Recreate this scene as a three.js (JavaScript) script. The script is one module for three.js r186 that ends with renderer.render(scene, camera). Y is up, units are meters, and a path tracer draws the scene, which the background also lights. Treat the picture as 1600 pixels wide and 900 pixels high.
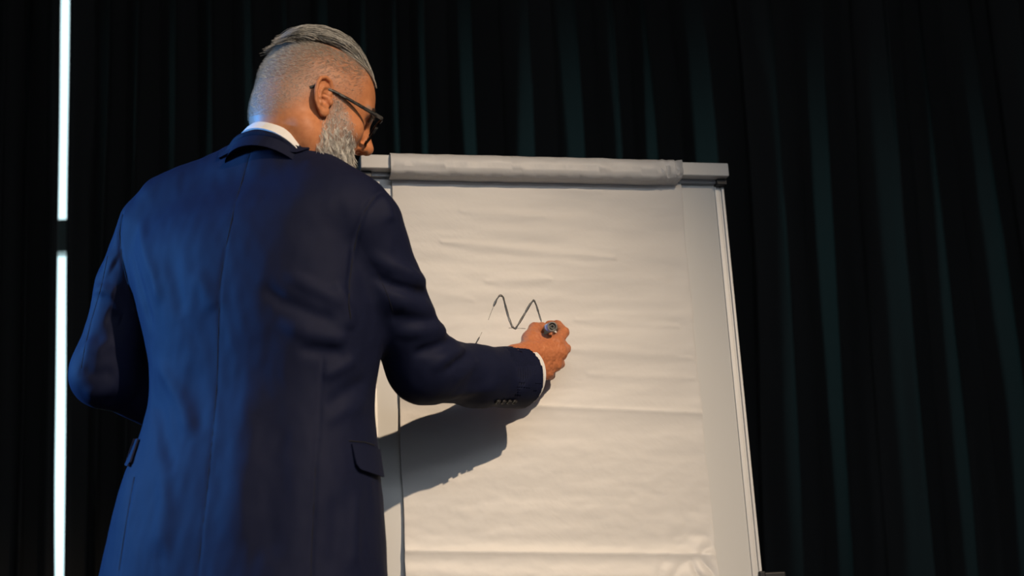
import * as THREE from 'three';
import { mergeGeometries, mergeVertices, toCreasedNormals } from 'three/addons/utils/BufferGeometryUtils.js';
import { RoundedBoxGeometry } from 'three/addons/geometries/RoundedBoxGeometry.js';
import { RectAreaLightUniformsLib } from 'three/addons/lights/RectAreaLightUniformsLib.js';
import { createNoise3D } from 'simplex-noise';

// ---------------------------------------------------------------- camera, sky, lights
const V = (x, y, z) => new THREE.Vector3(x, y, z);
const D2R = Math.PI / 180;
const F = 2200, CAM_H = 0.93, PITCH = 9.6 * D2R, ROLL = 2.0 * D2R;   // focal length in pixels of a 1600 x 900 frame
const scene = new THREE.Scene();
const camera = new THREE.PerspectiveCamera(2 * Math.atan(450 / F) / D2R, 1600 / 900, 0.05, 60);
camera.position.set(0, CAM_H, 0);
camera.rotation.set(PITCH, 0, -ROLL, 'YXZ');
camera.updateMatrixWorld(true);
camera.focus = 2.6;
camera.userData.fStop = 2.8;
scene.add(camera);

const renderer = new THREE.WebGLRenderer({ antialias: true });
renderer.toneMapping = THREE.LinearToneMapping;
renderer.toneMappingExposure = 1.0;
renderer.shadowMap.enabled = true;
RectAreaLightUniformsLib.init();

scene.background = new THREE.Color().setRGB(1.15, 1.6, 1.7);   // overcast daylight seen through the gap in the curtains

const KEY_AT = V(2.05, 3.8, 0.7), KEY_AIM = V(-0.32, 0.58, -2.5), KEY_CD = 75;
const BLUE_AT = V(-2.9, 1.75, -2.42), BLUE_AIM = V(-0.5, 1.2, -1.88), BLUE_CD = 52;
const TEAL_AT = V(-3.6, 3.5, -3.1), TEAL_AIM = V(2.1, 0.9, -4.4), TEAL_CD = 20;
const FILL = 8;

const keyLight = new THREE.SpotLight(new THREE.Color().setRGB(1.0, 0.77, 0.54), KEY_CD, 0, 15.5 * D2R, 1, 2);  // unseen warm lamp behind the camera, lights board, face and hand
keyLight.position.copy(KEY_AT); keyLight.target.position.copy(KEY_AIM);
keyLight.shadow.radius = 1.6; keyLight.castShadow = true;
scene.add(keyLight, keyLight.target);
const blueLight = new THREE.SpotLight(new THREE.Color().setRGB(0.10, 0.38, 1.0), BLUE_CD, 0, 20 * D2R, 0.35, 2);  // unseen lamp at the left, placed to light the left of the back
blueLight.position.copy(BLUE_AT); blueLight.target.position.copy(BLUE_AIM);
blueLight.shadow.radius = 6; blueLight.castShadow = true;
scene.add(blueLight, blueLight.target);
const tealLight = new THREE.SpotLight(new THREE.Color().setRGB(0.35, 0.9, 0.95), TEAL_CD, 0, 12 * D2R, 0.8, 2);  // unseen lamp, placed to graze the right curtain folds
tealLight.position.copy(TEAL_AT); tealLight.target.position.copy(TEAL_AIM);
tealLight.shadow.radius = 14; tealLight.castShadow = true;
scene.add(tealLight, tealLight.target);
const fillLight = new THREE.RectAreaLight(new THREE.Color().setRGB(0.85, 0.92, 1.0), FILL, 4.0, 1.2);  // unseen panel, placed to lift the shadows on the board
fillLight.position.set(0.9, 3.93, 3.0); fillLight.lookAt(0.9, 0, 3.0);
scene.add(fillLight);

// ---------------------------------------------------------------- helpers
let seed = 12345;
const rnd = () => { seed = (seed * 1664525 + 1013904223) >>> 0; return seed / 4294967296; };
const rr = (a, b) => a + (b - a) * rnd();
const noise3 = createNoise3D(rnd);
const lin = (r, g, b) => new THREE.Color().setRGB(r, g, b);
const clamp = (x, a, b) => x < a ? a : x > b ? b : x;
const sstep = (a, b, x) => { const t = clamp((x - a) / (b - a), 0, 1); return t * t * (3 - 2 * t); };
const mix = (a, b, t) => a + (b - a) * t;
const CM = camera.matrixWorld;
const CP = camera.position.clone();
const AXIS = V(0, 0, -1).transformDirection(CM);
function ray(px, py) { return V((px - 800) / F, -(py - 450) / F, -1).applyMatrix4(CM).sub(CP); }   // one metre of depth
const P = (px, py, depth) => ray(px, py).multiplyScalar(depth).add(CP);
const PZ = (px, py, z) => { const r = ray(px, py); return r.multiplyScalar(z / r.z).add(CP); };
const depthOf = (p) => p.clone().sub(CP).dot(AXIS);
const pix = (p) => { const q = p.clone().applyMatrix4(camera.matrixWorldInverse); return [800 - F * q.x / q.z, 450 + F * q.y / q.z]; };

const names = {};
function numbered(n) { names[n] = (names[n] ?? -1) + 1; return names[n] ? n + '_' + String(names[n]).padStart(3, '0') : n; }
function shade(m) { m.castShadow = true; m.receiveShadow = true; return m; }
function thing(name, label, category, base, group) {
  const o = new THREE.Group(); o.name = numbered(name); o.position.copy(base); o.updateMatrixWorld(true);
  o.userData = { label, category }; if (group) o.userData.group = group;
  scene.add(o); return o;
}
// a mesh from a geometry given in world coordinates, under a thing or a part
function part(name, geo, mat, parent, label) {
  const m = shade(new THREE.Mesh(geo, mat)); m.name = name;
  if (label) m.userData.label = label;
  if (parent) { let o = V(0, 0, 0), p = parent; while (p) { o.add(p.position); p = p.parent; } geo.translate(-o.x, -o.y, -o.z); parent.add(m); }
  return m;
}
function structure(name, geo, mat, parent) {
  const m = part(name, geo, mat, parent);
  if (!parent) { m.name = name; m.userData.kind = 'structure'; scene.add(m); }
  return m;
}
const std = (c, rough = 0.7, extra = {}) => new THREE.MeshStandardMaterial({ color: c, roughness: rough, ...extra });
const phy = (c, rough = 0.7, extra = {}) => new THREE.MeshPhysicalMaterial({ color: c, roughness: rough, ...extra });
function boxBetween(a, b) {   // axis-aligned box from corner to corner
  const g = new THREE.BoxGeometry(Math.abs(b.x - a.x), Math.abs(b.y - a.y), Math.abs(b.z - a.z));
  return g.translate((a.x + b.x) / 2, (a.y + b.y) / 2, (a.z + b.z) / 2);
}
// a bar whose length runs a -> b, with width along 'side'
function bar(a, b, w, h, side, r = 0.002) {
  const d = b.clone().sub(a), L = d.length(); d.normalize();
  const s = side.clone().addScaledVector(d, -side.dot(d)).normalize(), t = V(0, 0, 0).crossVectors(s, d);
  const g = new RoundedBoxGeometry(w, L, h, 2, Math.min(r, w / 2.1, h / 2.1));
  g.applyMatrix4(new THREE.Matrix4().makeBasis(s, d, t).setPosition(a.clone().add(b).multiplyScalar(0.5)));
  return g;
}
function tube(points, r, seg = 40, sides = 8) { return new THREE.TubeGeometry(new THREE.CatmullRomCurve3(points), seg, r, sides, false); }
function sweep(rows, closeAround = false) {   // rows of points -> grid geometry
  const n = rows.length, m = rows[0].length, pos = [], uv = [], idx = [];
  for (let i = 0; i < n; i++) for (let j = 0; j < m; j++) { const p = rows[i][j]; pos.push(p.x, p.y, p.z); uv.push(j / (m - 1), i / (n - 1)); }
  for (let i = 0; i < n - 1; i++) for (let j = 0; j < m - (closeAround ? 0 : 1); j++) {
    const a = i * m + j, b = i * m + (j + 1) % m, c = a + m, d = b + m; idx.push(a, b, d, a, d, c);
  }
  const g = new THREE.BufferGeometry();
  g.setAttribute('position', new THREE.Float32BufferAttribute(pos, 3)); g.setAttribute('uv', new THREE.Float32BufferAttribute(uv, 2));
  g.setIndex(idx); g.computeVertexNormals(); return g;
}
function tex(size, fn, srgb, rx = 1, ry = 1) {
  const d = new Uint8Array(size * size * 4);
  for (let y = 0; y < size; y++) for (let x = 0; x < size; x++) {
    const c = fn(x / size, y / size, x, y), k = (y * size + x) * 4;
    d[k] = clamp(c[0], 0, 1) * 255; d[k + 1] = clamp(c[1], 0, 1) * 255; d[k + 2] = clamp(c[2], 0, 1) * 255; d[k + 3] = 255;
  }
  const t = new THREE.DataTexture(d, size, size); t.wrapS = t.wrapT = THREE.RepeatWrapping; t.magFilter = THREE.LinearFilter; t.minFilter = THREE.LinearMipmapLinearFilter;
  t.generateMipmaps = true; t.repeat.set(rx, ry); if (srgb) t.colorSpace = THREE.SRGBColorSpace; t.needsUpdate = true; return t;
}
// ---- signed distances
const smin = (a, b, k) => { const h = Math.max(k - Math.abs(a - b), 0) / k; return Math.min(a, b) - h * h * k * 0.25; };
const smax = (a, b, k) => -smin(-a, -b, k);
function caps(p, a, b, ra, rb) {   // tapered capsule
  const bx = b.x - a.x, by = b.y - a.y, bz = b.z - a.z, px = p.x - a.x, py = p.y - a.y, pz = p.z - a.z;
  const h = clamp((px * bx + py * by + pz * bz) / (bx * bx + by * by + bz * bz + 1e-12), 0, 1);
  const x = px - bx * h, y = py - by * h, z = pz - bz * h;
  return Math.sqrt(x * x + y * y + z * z) - (ra + (rb - ra) * h);
}
function segDist2(x, y, z, a, b) {
  const bx = b.x - a.x, by = b.y - a.y, bz = b.z - a.z, px = x - a.x, py = y - a.y, pz = z - a.z;
  const h = clamp((px * bx + py * by + pz * bz) / (bx * bx + by * by + bz * bz + 1e-12), 0, 1);
  const qx = px - bx * h, qy = py - by * h, qz = pz - bz * h; return [qx * qx + qy * qy + qz * qz, h];
}
function ell(x, y, z, cx, cy, cz, rx, ry, rz) {
  const dx = x - cx, dy = y - cy, dz = z - cz;
  const k0 = Math.sqrt((dx / rx) ** 2 + (dy / ry) ** 2 + (dz / rz) ** 2), k1 = Math.sqrt((dx / rx / rx) ** 2 + (dy / ry / ry) ** 2 + (dz / rz / rz) ** 2);
  return k1 < 1e-9 ? -Math.min(rx, ry, rz) : k0 * (k0 - 1) / k1;
}
// surface nets over a sparse grid
function meshField(f, lo, hi, cell, slack = 1.5) {
  const nx = Math.ceil((hi.x - lo.x) / cell) + 1, ny = Math.ceil((hi.y - lo.y) / cell) + 1, nz = Math.ceil((hi.z - lo.z) / cell) + 1;
  const g = new Float32Array(nx * ny * nz).fill(9), B = 8, p = V(0, 0, 0), sx = 1, sy = nx, sz = nx * ny;
  const rad = B * cell * 0.5 * 1.74 * slack;
  for (let k = 0; k < nz; k += B) for (let j = 0; j < ny; j += B) for (let i = 0; i < nx; i += B) {
    p.set(lo.x + (i + B / 2) * cell, lo.y + (j + B / 2) * cell, lo.z + (k + B / 2) * cell);
    const d = f(p), far = Math.abs(d) > rad + cell;
    for (let c = k; c < Math.min(k + B, nz); c++) for (let b = j; b < Math.min(j + B, ny); b++) for (let a = i; a < Math.min(i + B, nx); a++)
      g[a + b * sy + c * sz] = far ? d : f(p.set(lo.x + a * cell, lo.y + b * cell, lo.z + c * cell));
  }
  const vid = new Int32Array(nx * ny * nz).fill(-1), pos = [], idx = [];
  const C = [0, sx, sy, sx + sy, sz, sz + sx, sz + sy, sz + sx + sy];
  const E = [[0, 1], [2, 3], [4, 5], [6, 7], [0, 2], [1, 3], [4, 6], [5, 7], [0, 4], [1, 5], [2, 6], [3, 7]];
  for (let k = 0; k < nz - 1; k++) for (let j = 0; j < ny - 1; j++) for (let i = 0; i < nx - 1; i++) {
    const o = i + j * sy + k * sz; let m = 0;
    for (let c = 0; c < 8; c++) if (g[o + C[c]] < 0) m |= 1 << c;
    if (m === 0 || m === 255) continue;
    let x = 0, y = 0, z = 0, n = 0;
    for (const [a, b] of E) {
      const s = (m >> a) & 1; if (s === ((m >> b) & 1)) continue;
      const va = g[o + C[a]], vb = g[o + C[b]], t = va / (va - vb);
      x += (a & 1) + t * ((b & 1) - (a & 1)); y += ((a >> 1) & 1) + t * (((b >> 1) & 1) - ((a >> 1) & 1)); z += ((a >> 2) & 1) + t * (((b >> 2) & 1) - ((a >> 2) & 1)); n++;
    }
    vid[o] = pos.length / 3;
    pos.push(lo.x + (i + x / n) * cell, lo.y + (j + y / n) * cell, lo.z + (k + z / n) * cell);
  }
  const quad = (a, b, c, d, flip) => { if (a < 0 || b < 0 || c < 0 || d < 0) return; if (flip) idx.push(a, c, b, a, d, c); else idx.push(a, b, c, a, c, d); };
  for (let k = 1; k < nz - 1; k++) for (let j = 1; j < ny - 1; j++) for (let i = 1; i < nx - 1; i++) {
    const o = i + j * sy + k * sz, s = g[o] < 0;
    if (s !== (g[o + sx] < 0)) quad(vid[o - sy - sz], vid[o - sz], vid[o], vid[o - sy], !s);
    if (s !== (g[o + sy] < 0)) quad(vid[o - sx - sz], vid[o - sx], vid[o], vid[o - sz], !s);
    if (s !== (g[o + sz] < 0)) quad(vid[o - sx - sy], vid[o - sy], vid[o], vid[o - sx], !s);
  }
  const nrm = new Float32Array(pos.length), e = cell * 0.6;
  for (let i = 0; i < pos.length; i += 3) {
    const x = pos[i], y = pos[i + 1], z = pos[i + 2];
    const a = f(p.set(x + e, y - e, z - e)), b = f(p.set(x - e, y - e, z + e)), c = f(p.set(x - e, y + e, z - e)), d = f(p.set(x + e, y + e, z + e));
    let gx = a - b - c + d, gy = -a - b + c + d, gz = -a + b - c + d; const L = Math.hypot(gx, gy, gz) || 1; gx /= L; gy /= L; gz /= L;
    nrm[i] = gx; nrm[i + 1] = gy; nrm[i + 2] = gz;
  }
  const geo = new THREE.BufferGeometry();
  geo.setAttribute('position', new THREE.Float32BufferAttribute(pos, 3));
  geo.setAttribute('normal', new THREE.BufferAttribute(nrm, 3));
  const uv = new Float32Array(pos.length / 3 * 2);
  for (let i = 0; i < pos.length / 3; i++) { uv[i * 2] = pos[i * 3] * 0.9 + pos[i * 3 + 2] * 0.7; uv[i * 2 + 1] = pos[i * 3 + 1]; }
  geo.setAttribute('uv', new THREE.BufferAttribute(uv, 2));
  geo.setIndex(idx); return geo;
}
function march(f, px, py, d0, d1, slow = 0.7) {   // first point of a solid under a pixel
  const r = ray(px, py), L = r.length(), p = V(0, 0, 0); let t = d0;
  for (let i = 0; i < 400; i++) { p.copy(r).multiplyScalar(t).add(CP); const d = f(p); if (d < 0.0002) return p.clone(); t += Math.max(d * slow, 0.0003) / L; if (t > d1) return null; }
  return p.clone();
}
function grad(f, q, e = 0.002) {
  const p = V(0, 0, 0), g = (x, y, z) => f(p.set(q.x + x, q.y + y, q.z + z));
  return V(g(e, 0, 0) - g(-e, 0, 0), g(0, e, 0) - g(0, -e, 0), g(0, 0, e) - g(0, 0, -e)).normalize();
}
// ---------------------------------------------------------------- the room
const noiseTex = (n, sc, base, amp, srgb = false) => tex(n, (u, v) => {
  const a = Math.cos(u * 6.2832) * sc, b = Math.sin(u * 6.2832) * sc, c = Math.cos(v * 6.2832) * sc, d = Math.sin(v * 6.2832) * sc;
  const q = base + amp * (0.6 * noise3(a + c, b, d) + 0.4 * noise3(a * 3, b * 3 + c * 3, d * 3)); return [q, q, q];
}, srgb);
const wallMat = std(lin(0.05, 0.05, 0.055), 0.9, { bumpMap: noiseTex(128, 6, 0.5, 0.3), bumpScale: 0.002 });
const floorMat = std(lin(0.11, 0.1, 0.095), 0.95, { bumpMap: noiseTex(128, 14, 0.5, 0.45), bumpScale: 0.004 });  // floor is out of view, pale enough to bounce some light
const RX0 = -4.2, RX1 = 5.2, RZ0 = -4.9, RZ1 = 4.0, RH = 4.0, TH = 0.2;
const box = (x0, x1, y0, y1, z0, z1) => boxBetween(V(x0, y0, z0), V(x1, y1, z1));
structure('floor', box(RX0 - TH, RX1 + TH, -TH, 0, RZ0 - TH, RZ1 + TH), floorMat);
structure('ceiling', box(RX0 - TH, RX1 + TH, RH, RH + TH, RZ0 - TH, RZ1 + TH), wallMat);
structure('wall_left', box(RX0 - TH, RX0, 0, RH, RZ0, RZ1), wallMat);
structure('wall_right', box(RX1, RX1 + TH, 0, RH, RZ0, RZ1), wallMat);
structure('unseen_wall_front', box(RX0 - TH, RX1 + TH, 0, RH, RZ1, RZ1 + TH), std(lin(0.6, 0.6, 0.6), 0.9, { bumpMap: noiseTex(128, 6, 0.5, 0.3), bumpScale: 0.002 }));  // unseen wall behind the camera, kept pale to bounce light onto the board
// the wall behind the curtains has one tall window, of which the gap shows a strip
const CURZ = -4.35;                                    // plane in which the curtains hang
const gapAt = PZ(101, 300, CURZ), WX0 = gapAt.x - 0.75, WX1 = gapAt.x + 0.75, WY0 = 0.25, WY1 = 3.3;
structure('wall_back', mergeGeometries([
  box(RX0 - TH, WX0, 0, RH, RZ0 - TH, RZ0), box(WX1, RX1 + TH, 0, RH, RZ0 - TH, RZ0),
  box(WX0, WX1, 0, WY0, RZ0 - TH, RZ0), box(WX0, WX1, WY1, RH, RZ0 - TH, RZ0)]), wallMat);
{
  const frameMat = std(lin(0.3, 0.33, 0.32), 0.5), zf = RZ0 - 0.1;
  const tr0 = PZ(98, 397, zf).y, tr1 = PZ(98, 347, zf).y;
  const w = structure('window_1', mergeGeometries([
    box(WX0, WX0 + 0.06, WY0, WY1, zf - 0.04, zf + 0.04), box(WX1 - 0.06, WX1, WY0, WY1, zf - 0.04, zf + 0.04),
    box(WX0 + 0.06, WX1 - 0.06, WY0, WY0 + 0.06, zf - 0.04, zf + 0.04), box(WX0 + 0.06, WX1 - 0.06, WY1 - 0.06, WY1, zf - 0.04, zf + 0.04)]), frameMat);
  part('transom', box(WX0 + 0.06, WX1 - 0.06, tr0, tr1, zf - 0.045, zf + 0.045), frameMat, w);
  const glass = phy(lin(1, 1, 1), 0.02, { transmission: 1, thickness: 0, ior: 1.45 });
  part('pane', box(WX0 + 0.06, WX1 - 0.06, WY0 + 0.06, tr0, zf - 0.004, zf + 0.004), glass, w);
  part('pane', box(WX0 + 0.06, WX1 - 0.06, tr1, WY1 - 0.06, zf - 0.004, zf + 0.004), glass, w);
}
// ---- curtains: ridges read from the photograph, valleys between them
{
  const clothTex = tex(256, (u, v, x, y) => { const q = 0.5 + 0.25 * Math.sin(u * 6.2832 * 64) * Math.sin(v * 6.2832 * 64) + 0.25 * (rnd() - 0.5); return [q, q, q]; }, false, 1, 1);
  const curtainMat = phy(lin(0.010, 0.0108, 0.011), 0.85, { bumpMap: clothTex, bumpScale: 0.0004, sheen: 0.12, sheenRoughness: 0.5, sheenColor: lin(0.2, 0.22, 0.23), side: THREE.DoubleSide });
  function curtain(label, ridgePx, x0, x1, edgeFold) {
    const rx = ridgePx.map((q) => PZ(q, 450, CURZ).x);
    while (rx[0] > x0) rx.unshift(rx[0] - 0.17 - 0.05 * Math.sin(rx.length * 1.7));
    while (rx[rx.length - 1] < x1) rx.push(rx[rx.length - 1] + 0.17 + 0.05 * Math.sin(rx.length * 1.3));
    const phase = (x) => { let i = 0; while (i < rx.length - 2 && rx[i + 1] < x) i++; return i + (x - rx[i]) / (rx[i + 1] - rx[i]); };
    const n = Math.round((x1 - x0) / 0.012), rows = [], back = [];
    for (let j = 0; j <= 40; j++) {
      const y = 0.015 + j / 40 * (RH - 0.12), A = [], Bk = [];
      for (let i = 0; i <= n; i++) {
        const x = x0 + (x1 - x0) * i / n, wob = 0.25 * noise3(x * 0.9, y * 0.35, 3.1) * sstep(0, 0.15, Math.min(x - x0, x1 - x)), ph = phase(x) + wob;
        const amp = 0.055 * (0.75 + 0.5 * noise3(Math.floor(ph + 0.5) * 1.37, y * 0.15, 9)) * (0.8 + 0.25 * (1 - y / RH));
        const c = Math.cos(ph * 2 * Math.PI);
        let z = CURZ + amp * (c > 0 ? Math.pow(c, 0.85) : -Math.pow(-c, 0.7)) + 0.012 * noise3(x * 7, y * 0.6, 1) + 0.006 * noise3(x * 19, y * 1.1, 5);
        const xx = x - 0.018 * Math.sin(ph * 4 * Math.PI) * sstep(0, 0.1, Math.min(x - x0, x1 - x));
        const xs = xx - 0.008 * (y - 0.8); A.push(V(xs, y, z)); Bk.push(V(xs, y, z - 0.003));
      }
      rows.push(A); back.push(Bk);
    }
    const loop = rows.map((r, i) => [...r, ...back[i].reverse()]);
    const g = sweep(loop, true), uv = g.attributes.uv, po = g.attributes.position;
    for (let i = 0; i < uv.count; i++) uv.setXY(i, po.getX(i) * 4, po.getY(i) * 4);
    const t = thing('curtain', label, 'curtain', V((x0 + x1) / 2, 0, CURZ), 'black stage curtains');
    part('drape', g, curtainMat, t);
    const track = part('track', box(x0, x1, RH - 0.1, RH, CURZ - 0.03, CURZ + 0.03), std(lin(0.1, 0.1, 0.1), 0.5), t);
    return t;
  }
  const gl = PZ(93.5, 600, CURZ).x, gr = PZ(110.5, 450, CURZ).x;
  curtain('narrow black pleated curtain left of the bright window gap', [-60, 2, 48, 84], RX0 + 0.02, gl, 1);
  curtain('wide black pleated curtain hanging behind the man and the flipchart', [118, 168, 215, 280, 345, 410, 470, 540, 600, 645, 690, 765, 850, 925, 985, 1035, 1118, 1228, 1300, 1420, 1478, 1562, 1640, 1720], gr, RX1 - 0.02, 0);
}
// ---- unseen stage lamps outside the frame: housing, lens and yoke around each light above
function unseenStageLamp(at, aim, label, glow, r, group) {
  const d = aim.clone().sub(at).normalize(), t = thing('unseen_stage_spotlight', label, 'spotlight', at, group);
  const black = std(lin(0.02, 0.02, 0.02), 0.5), q = new THREE.Quaternion().setFromUnitVectors(V(0, -1, 0), d);
  const prof = [[0.001, 0.36], [r * 0.7, 0.35], [r * 0.8, 0.3], [r * 0.85, 0.06], [r * 1.15, 0.03], [r * 1.15, 0.012], [r * 1.02, 0.012]].map(([x, y]) => new THREE.Vector2(x, y));
  const put = (g) => g.applyQuaternion(q).translate(at.x, at.y, at.z);
  part('housing', put(new THREE.LatheGeometry(prof, 32)), black, t);
  part('lens', put(new THREE.CylinderGeometry(r, r, 0.006, 32).translate(0, 0.022, 0)), std(lin(0.2, 0.2, 0.2), 0.2, { emissive: glow, emissiveIntensity: 2 }), t);
  const s = V(0, 0, 0).crossVectors(d, V(0, 1, 0)).normalize(), c = at.clone().addScaledVector(d, -0.18), top = V(c.x, RH, c.z);
  const l = c.clone().addScaledVector(s, r + 0.02), rt = c.clone().addScaledVector(s, -r - 0.02), up = V(0, r + 0.12, 0);
  part('yoke', mergeGeometries([bar(l, l.clone().add(up), 0.03, 0.006, d), bar(rt, rt.clone().add(up), 0.03, 0.006, d), bar(l.clone().add(up), rt.clone().add(up), 0.03, 0.006, d)]), black, t);
  part('hanger', bar(c.clone().add(up), top, 0.025, 0.025, d), black, t);
}
unseenStageLamp(KEY_AT, KEY_AIM, 'unseen black spotlight with a warm beam lighting the man and the board', lin(1, 0.79, 0.56), 0.08);
unseenStageLamp(BLUE_AT, BLUE_AIM, 'unseen black spotlight with a blue beam lighting the left of the back', lin(0.28, 0.72, 1), 0.1);
unseenStageLamp(TEAL_AT, TEAL_AIM, 'unseen black spotlight with a teal beam lighting the right curtain', lin(0.3, 0.85, 1), 0.1);
{  // out-of-view light panel that softens the shadows on the board
  const t = thing('unseen_ceiling_panel', 'unseen long white ceiling light panel lifting the shadows on the board', 'light', V(0.9, RH, 3.0)), x0 = -1.1, x1 = 2.9, z0 = 2.4, z1 = 3.6;
  part('frame', mergeGeometries([box(x0 - 0.04, x0, RH - 0.06, RH, z0 - 0.04, z1 + 0.04), box(x1, x1 + 0.04, RH - 0.06, RH, z0 - 0.04, z1 + 0.04), box(x0, x1, RH - 0.06, RH, z0 - 0.04, z0), box(x0, x1, RH - 0.06, RH, z1, z1 + 0.04)]), std(lin(0.4, 0.4, 0.4), 0.5), t);
  part('diffuser', box(x0, x1, RH - 0.05, RH - 0.005, z0, z1), std(lin(0.5, 0.5, 0.5), 0.6, { emissive: lin(0.85, 0.92, 1), emissiveIntensity: 0.5 }), t);
}
// ---------------------------------------------------------------- flipchart
const camDir = (x, y, z) => V(x, -y, -z).transformDirection(CM);           // from (right, down, forward)
const BU = camDir(9570, 35, 2200), BV0 = camDir(-475, -8250, 2200);
const BN = V(0, 0, 0).crossVectors(BU, BV0).normalize(), BV = V(0, 0, 0).crossVectors(BN, BU).normalize();
const BO = P(850, 500, 2.765);                                             // a point of the front sheet
function onBoard(px, py, off = 0) { const r = ray(px, py), o = BO.clone().addScaledVector(BN, off); const t = o.clone().sub(CP).dot(BN) / r.dot(BN); return r.multiplyScalar(t).add(CP); }
const toUV = (p) => { const q = p.clone().sub(BO); return [q.dot(BU), q.dot(BV)]; };
const at = (u, v, n = 0) => BO.clone().addScaledVector(BU, u).addScaledVector(BV, v).addScaledVector(BN, n);
const bm = new THREE.Matrix4().makeBasis(BU, BV, BN).setPosition(BO);
const bbox = (u0, u1, v0, v1, n0, n1, r = 0.0015) => new RoundedBoxGeometry(u1 - u0, v1 - v0, n1 - n0, 2, Math.min(r, (n1 - n0) / 2.1)).translate((u0 + u1) / 2, (v0 + v1) / 2, (n0 + n1) / 2).applyMatrix4(bm);
const SHEET = -0.003, BRD = -0.0075, LIFT = 0.0015;                                        // pad lies on the board
const [uL] = toUV(onBoard(563, 275, BRD)), [uR, vTop] = toUV(onBoard(1128, 275, BRD));
const [sL, sTop] = toUV(onBoard(611, 268)), [sR] = toUV(onBoard(1063, 280));
const [, rT] = toUV(onBoard(850, 247, 0.03)), [, rB] = toUV(onBoard(850, 268, 0.03));
const vBot = vTop - 1.0;
const chartBase = V(at((uL + uR) / 2, 0).x, 0, at(0, vBot).z);
const chart = thing('flipchart_easel', 'white flipchart easel board with grey aluminium frame beside the man', 'flipchart', chartBase);
{
  const white = phy(lin(0.6, 0.6, 0.585), 0.35, { clearcoat: 0.2, clearcoatRoughness: 0.2 });
  const alu = std(lin(0.72, 0.71, 0.69), 0.42, { metalness: 0.35 }), black = std(lin(0.015, 0.015, 0.016), 0.45), steel = std(lin(0.35, 0.36, 0.38), 0.4, { metalness: 0.7 });
  part('board', bbox(uL + 0.012, uR - 0.012, vBot, vTop + 0.01, BRD - 0.014, BRD), white, chart, 'white enamelled writing board');
  for (const [a, b] of [[uL, uL + 0.02], [uR - 0.02, uR]]) {
    const s = a === uL ? 1 : -1, e0 = s > 0 ? a : b;
    const fr = part('side_frame', mergeGeometries([
      bbox(Math.min(e0, e0 + s * 0.006), Math.max(e0, e0 + s * 0.006), vBot, vTop + 0.012, BRD - 0.018, BRD + 0.005),
      bbox(Math.min(e0 + s * 0.0095, e0 + s * 0.02), Math.max(e0 + s * 0.0095, e0 + s * 0.02), vBot, vTop + 0.012, BRD - 0.018, BRD + 0.003),
      bbox(Math.min(e0 + s * 0.005, e0 + s * 0.011), Math.max(e0 + s * 0.005, e0 + s * 0.011), vBot, vTop + 0.012, BRD - 0.018, BRD)]), alu, chart, 'grooved aluminium edge');
  }
  part('clamp_rail', bbox(uL - 0.003, uR + 0.002, rB, rT, BRD - 0.03, 0.028, 0.0025), phy(lin(0.64, 0.63, 0.61), 0.4, { clearcoat: 0.2 }), chart, 'white paper clamp rail along the top');
  part('clamp_lip', bbox(uL + 0.018, uR - 0.018, rB - 0.008, rB + 0.002, BRD - 0.005, 0.004), steel, chart);
  for (const [a, b] of [[uL - 0.002, uL + 0.02], [uR - 0.02, uR + 0.002]]) part('end_cap', bbox(a, b, rB - 0.013, rB - 0.0005, BRD - 0.02, 0.012), black, chart, 'black plastic end cap');
  part('pen_tray', mergeGeometries([bbox(uL + 0.02, uR - 0.02, vBot - 0.02, vBot - 0.012, BRD - 0.02, 0.06), bbox(uL + 0.02, uR - 0.02, vBot - 0.02, vBot + 0.008, 0.056, 0.062), bbox(uL + 0.02, uR - 0.02, vBot - 0.02, vBot, BRD - 0.022, BRD - 0.001)]), alu, chart);
  // the black bracket on the right edge at the foot of the picture
  const [ku, kv] = toUV(onBoard(1190, 899, BRD));
  part('bracket', mergeGeometries([bbox(ku - 0.004, ku + 0.05, kv - 0.035, kv + 0.006, BRD - 0.03, BRD + 0.004, 0.004), bbox(ku - 0.007, ku + 0.006, kv - 0.03, kv + 0.008, BRD - 0.02, BRD + 0.008, 0.003)]), black, chart, 'black bracket on the board edge');
  for (const u of [uL + 0.09, uR - 0.09]) {
    const top = at(u, vBot + 0.3, BRD - 0.032), low = at(u, vBot - 0.3, BRD - 0.032), dirn = low.clone().sub(top).normalize();
    const foot = top.clone().addScaledVector(dirn, (top.y - 0.012) / -dirn.y).addScaledVector(BN, 0.0);
    const leg = part('leg', bar(top, foot, 0.03, 0.022, BU), alu, chart);
    part('foot', new THREE.CylinderGeometry(0.02, 0.022, 0.024, 16).translate(foot.x, 0.012, foot.z), black, leg);
  }
  const bt = at((uL + uR) / 2, vTop - 0.25, BRD - 0.034), bf = V(bt.x - BN.x * 0.75, 0.012, bt.z - BN.z * 0.75);
  const bl = part('leg', bar(bt, bf, 0.03, 0.022, BU), alu, chart, 'rear leg');
  part('foot', new THREE.CylinderGeometry(0.02, 0.022, 0.024, 16).translate(bf.x, 0.012, bf.z), black, bl);
}
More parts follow.
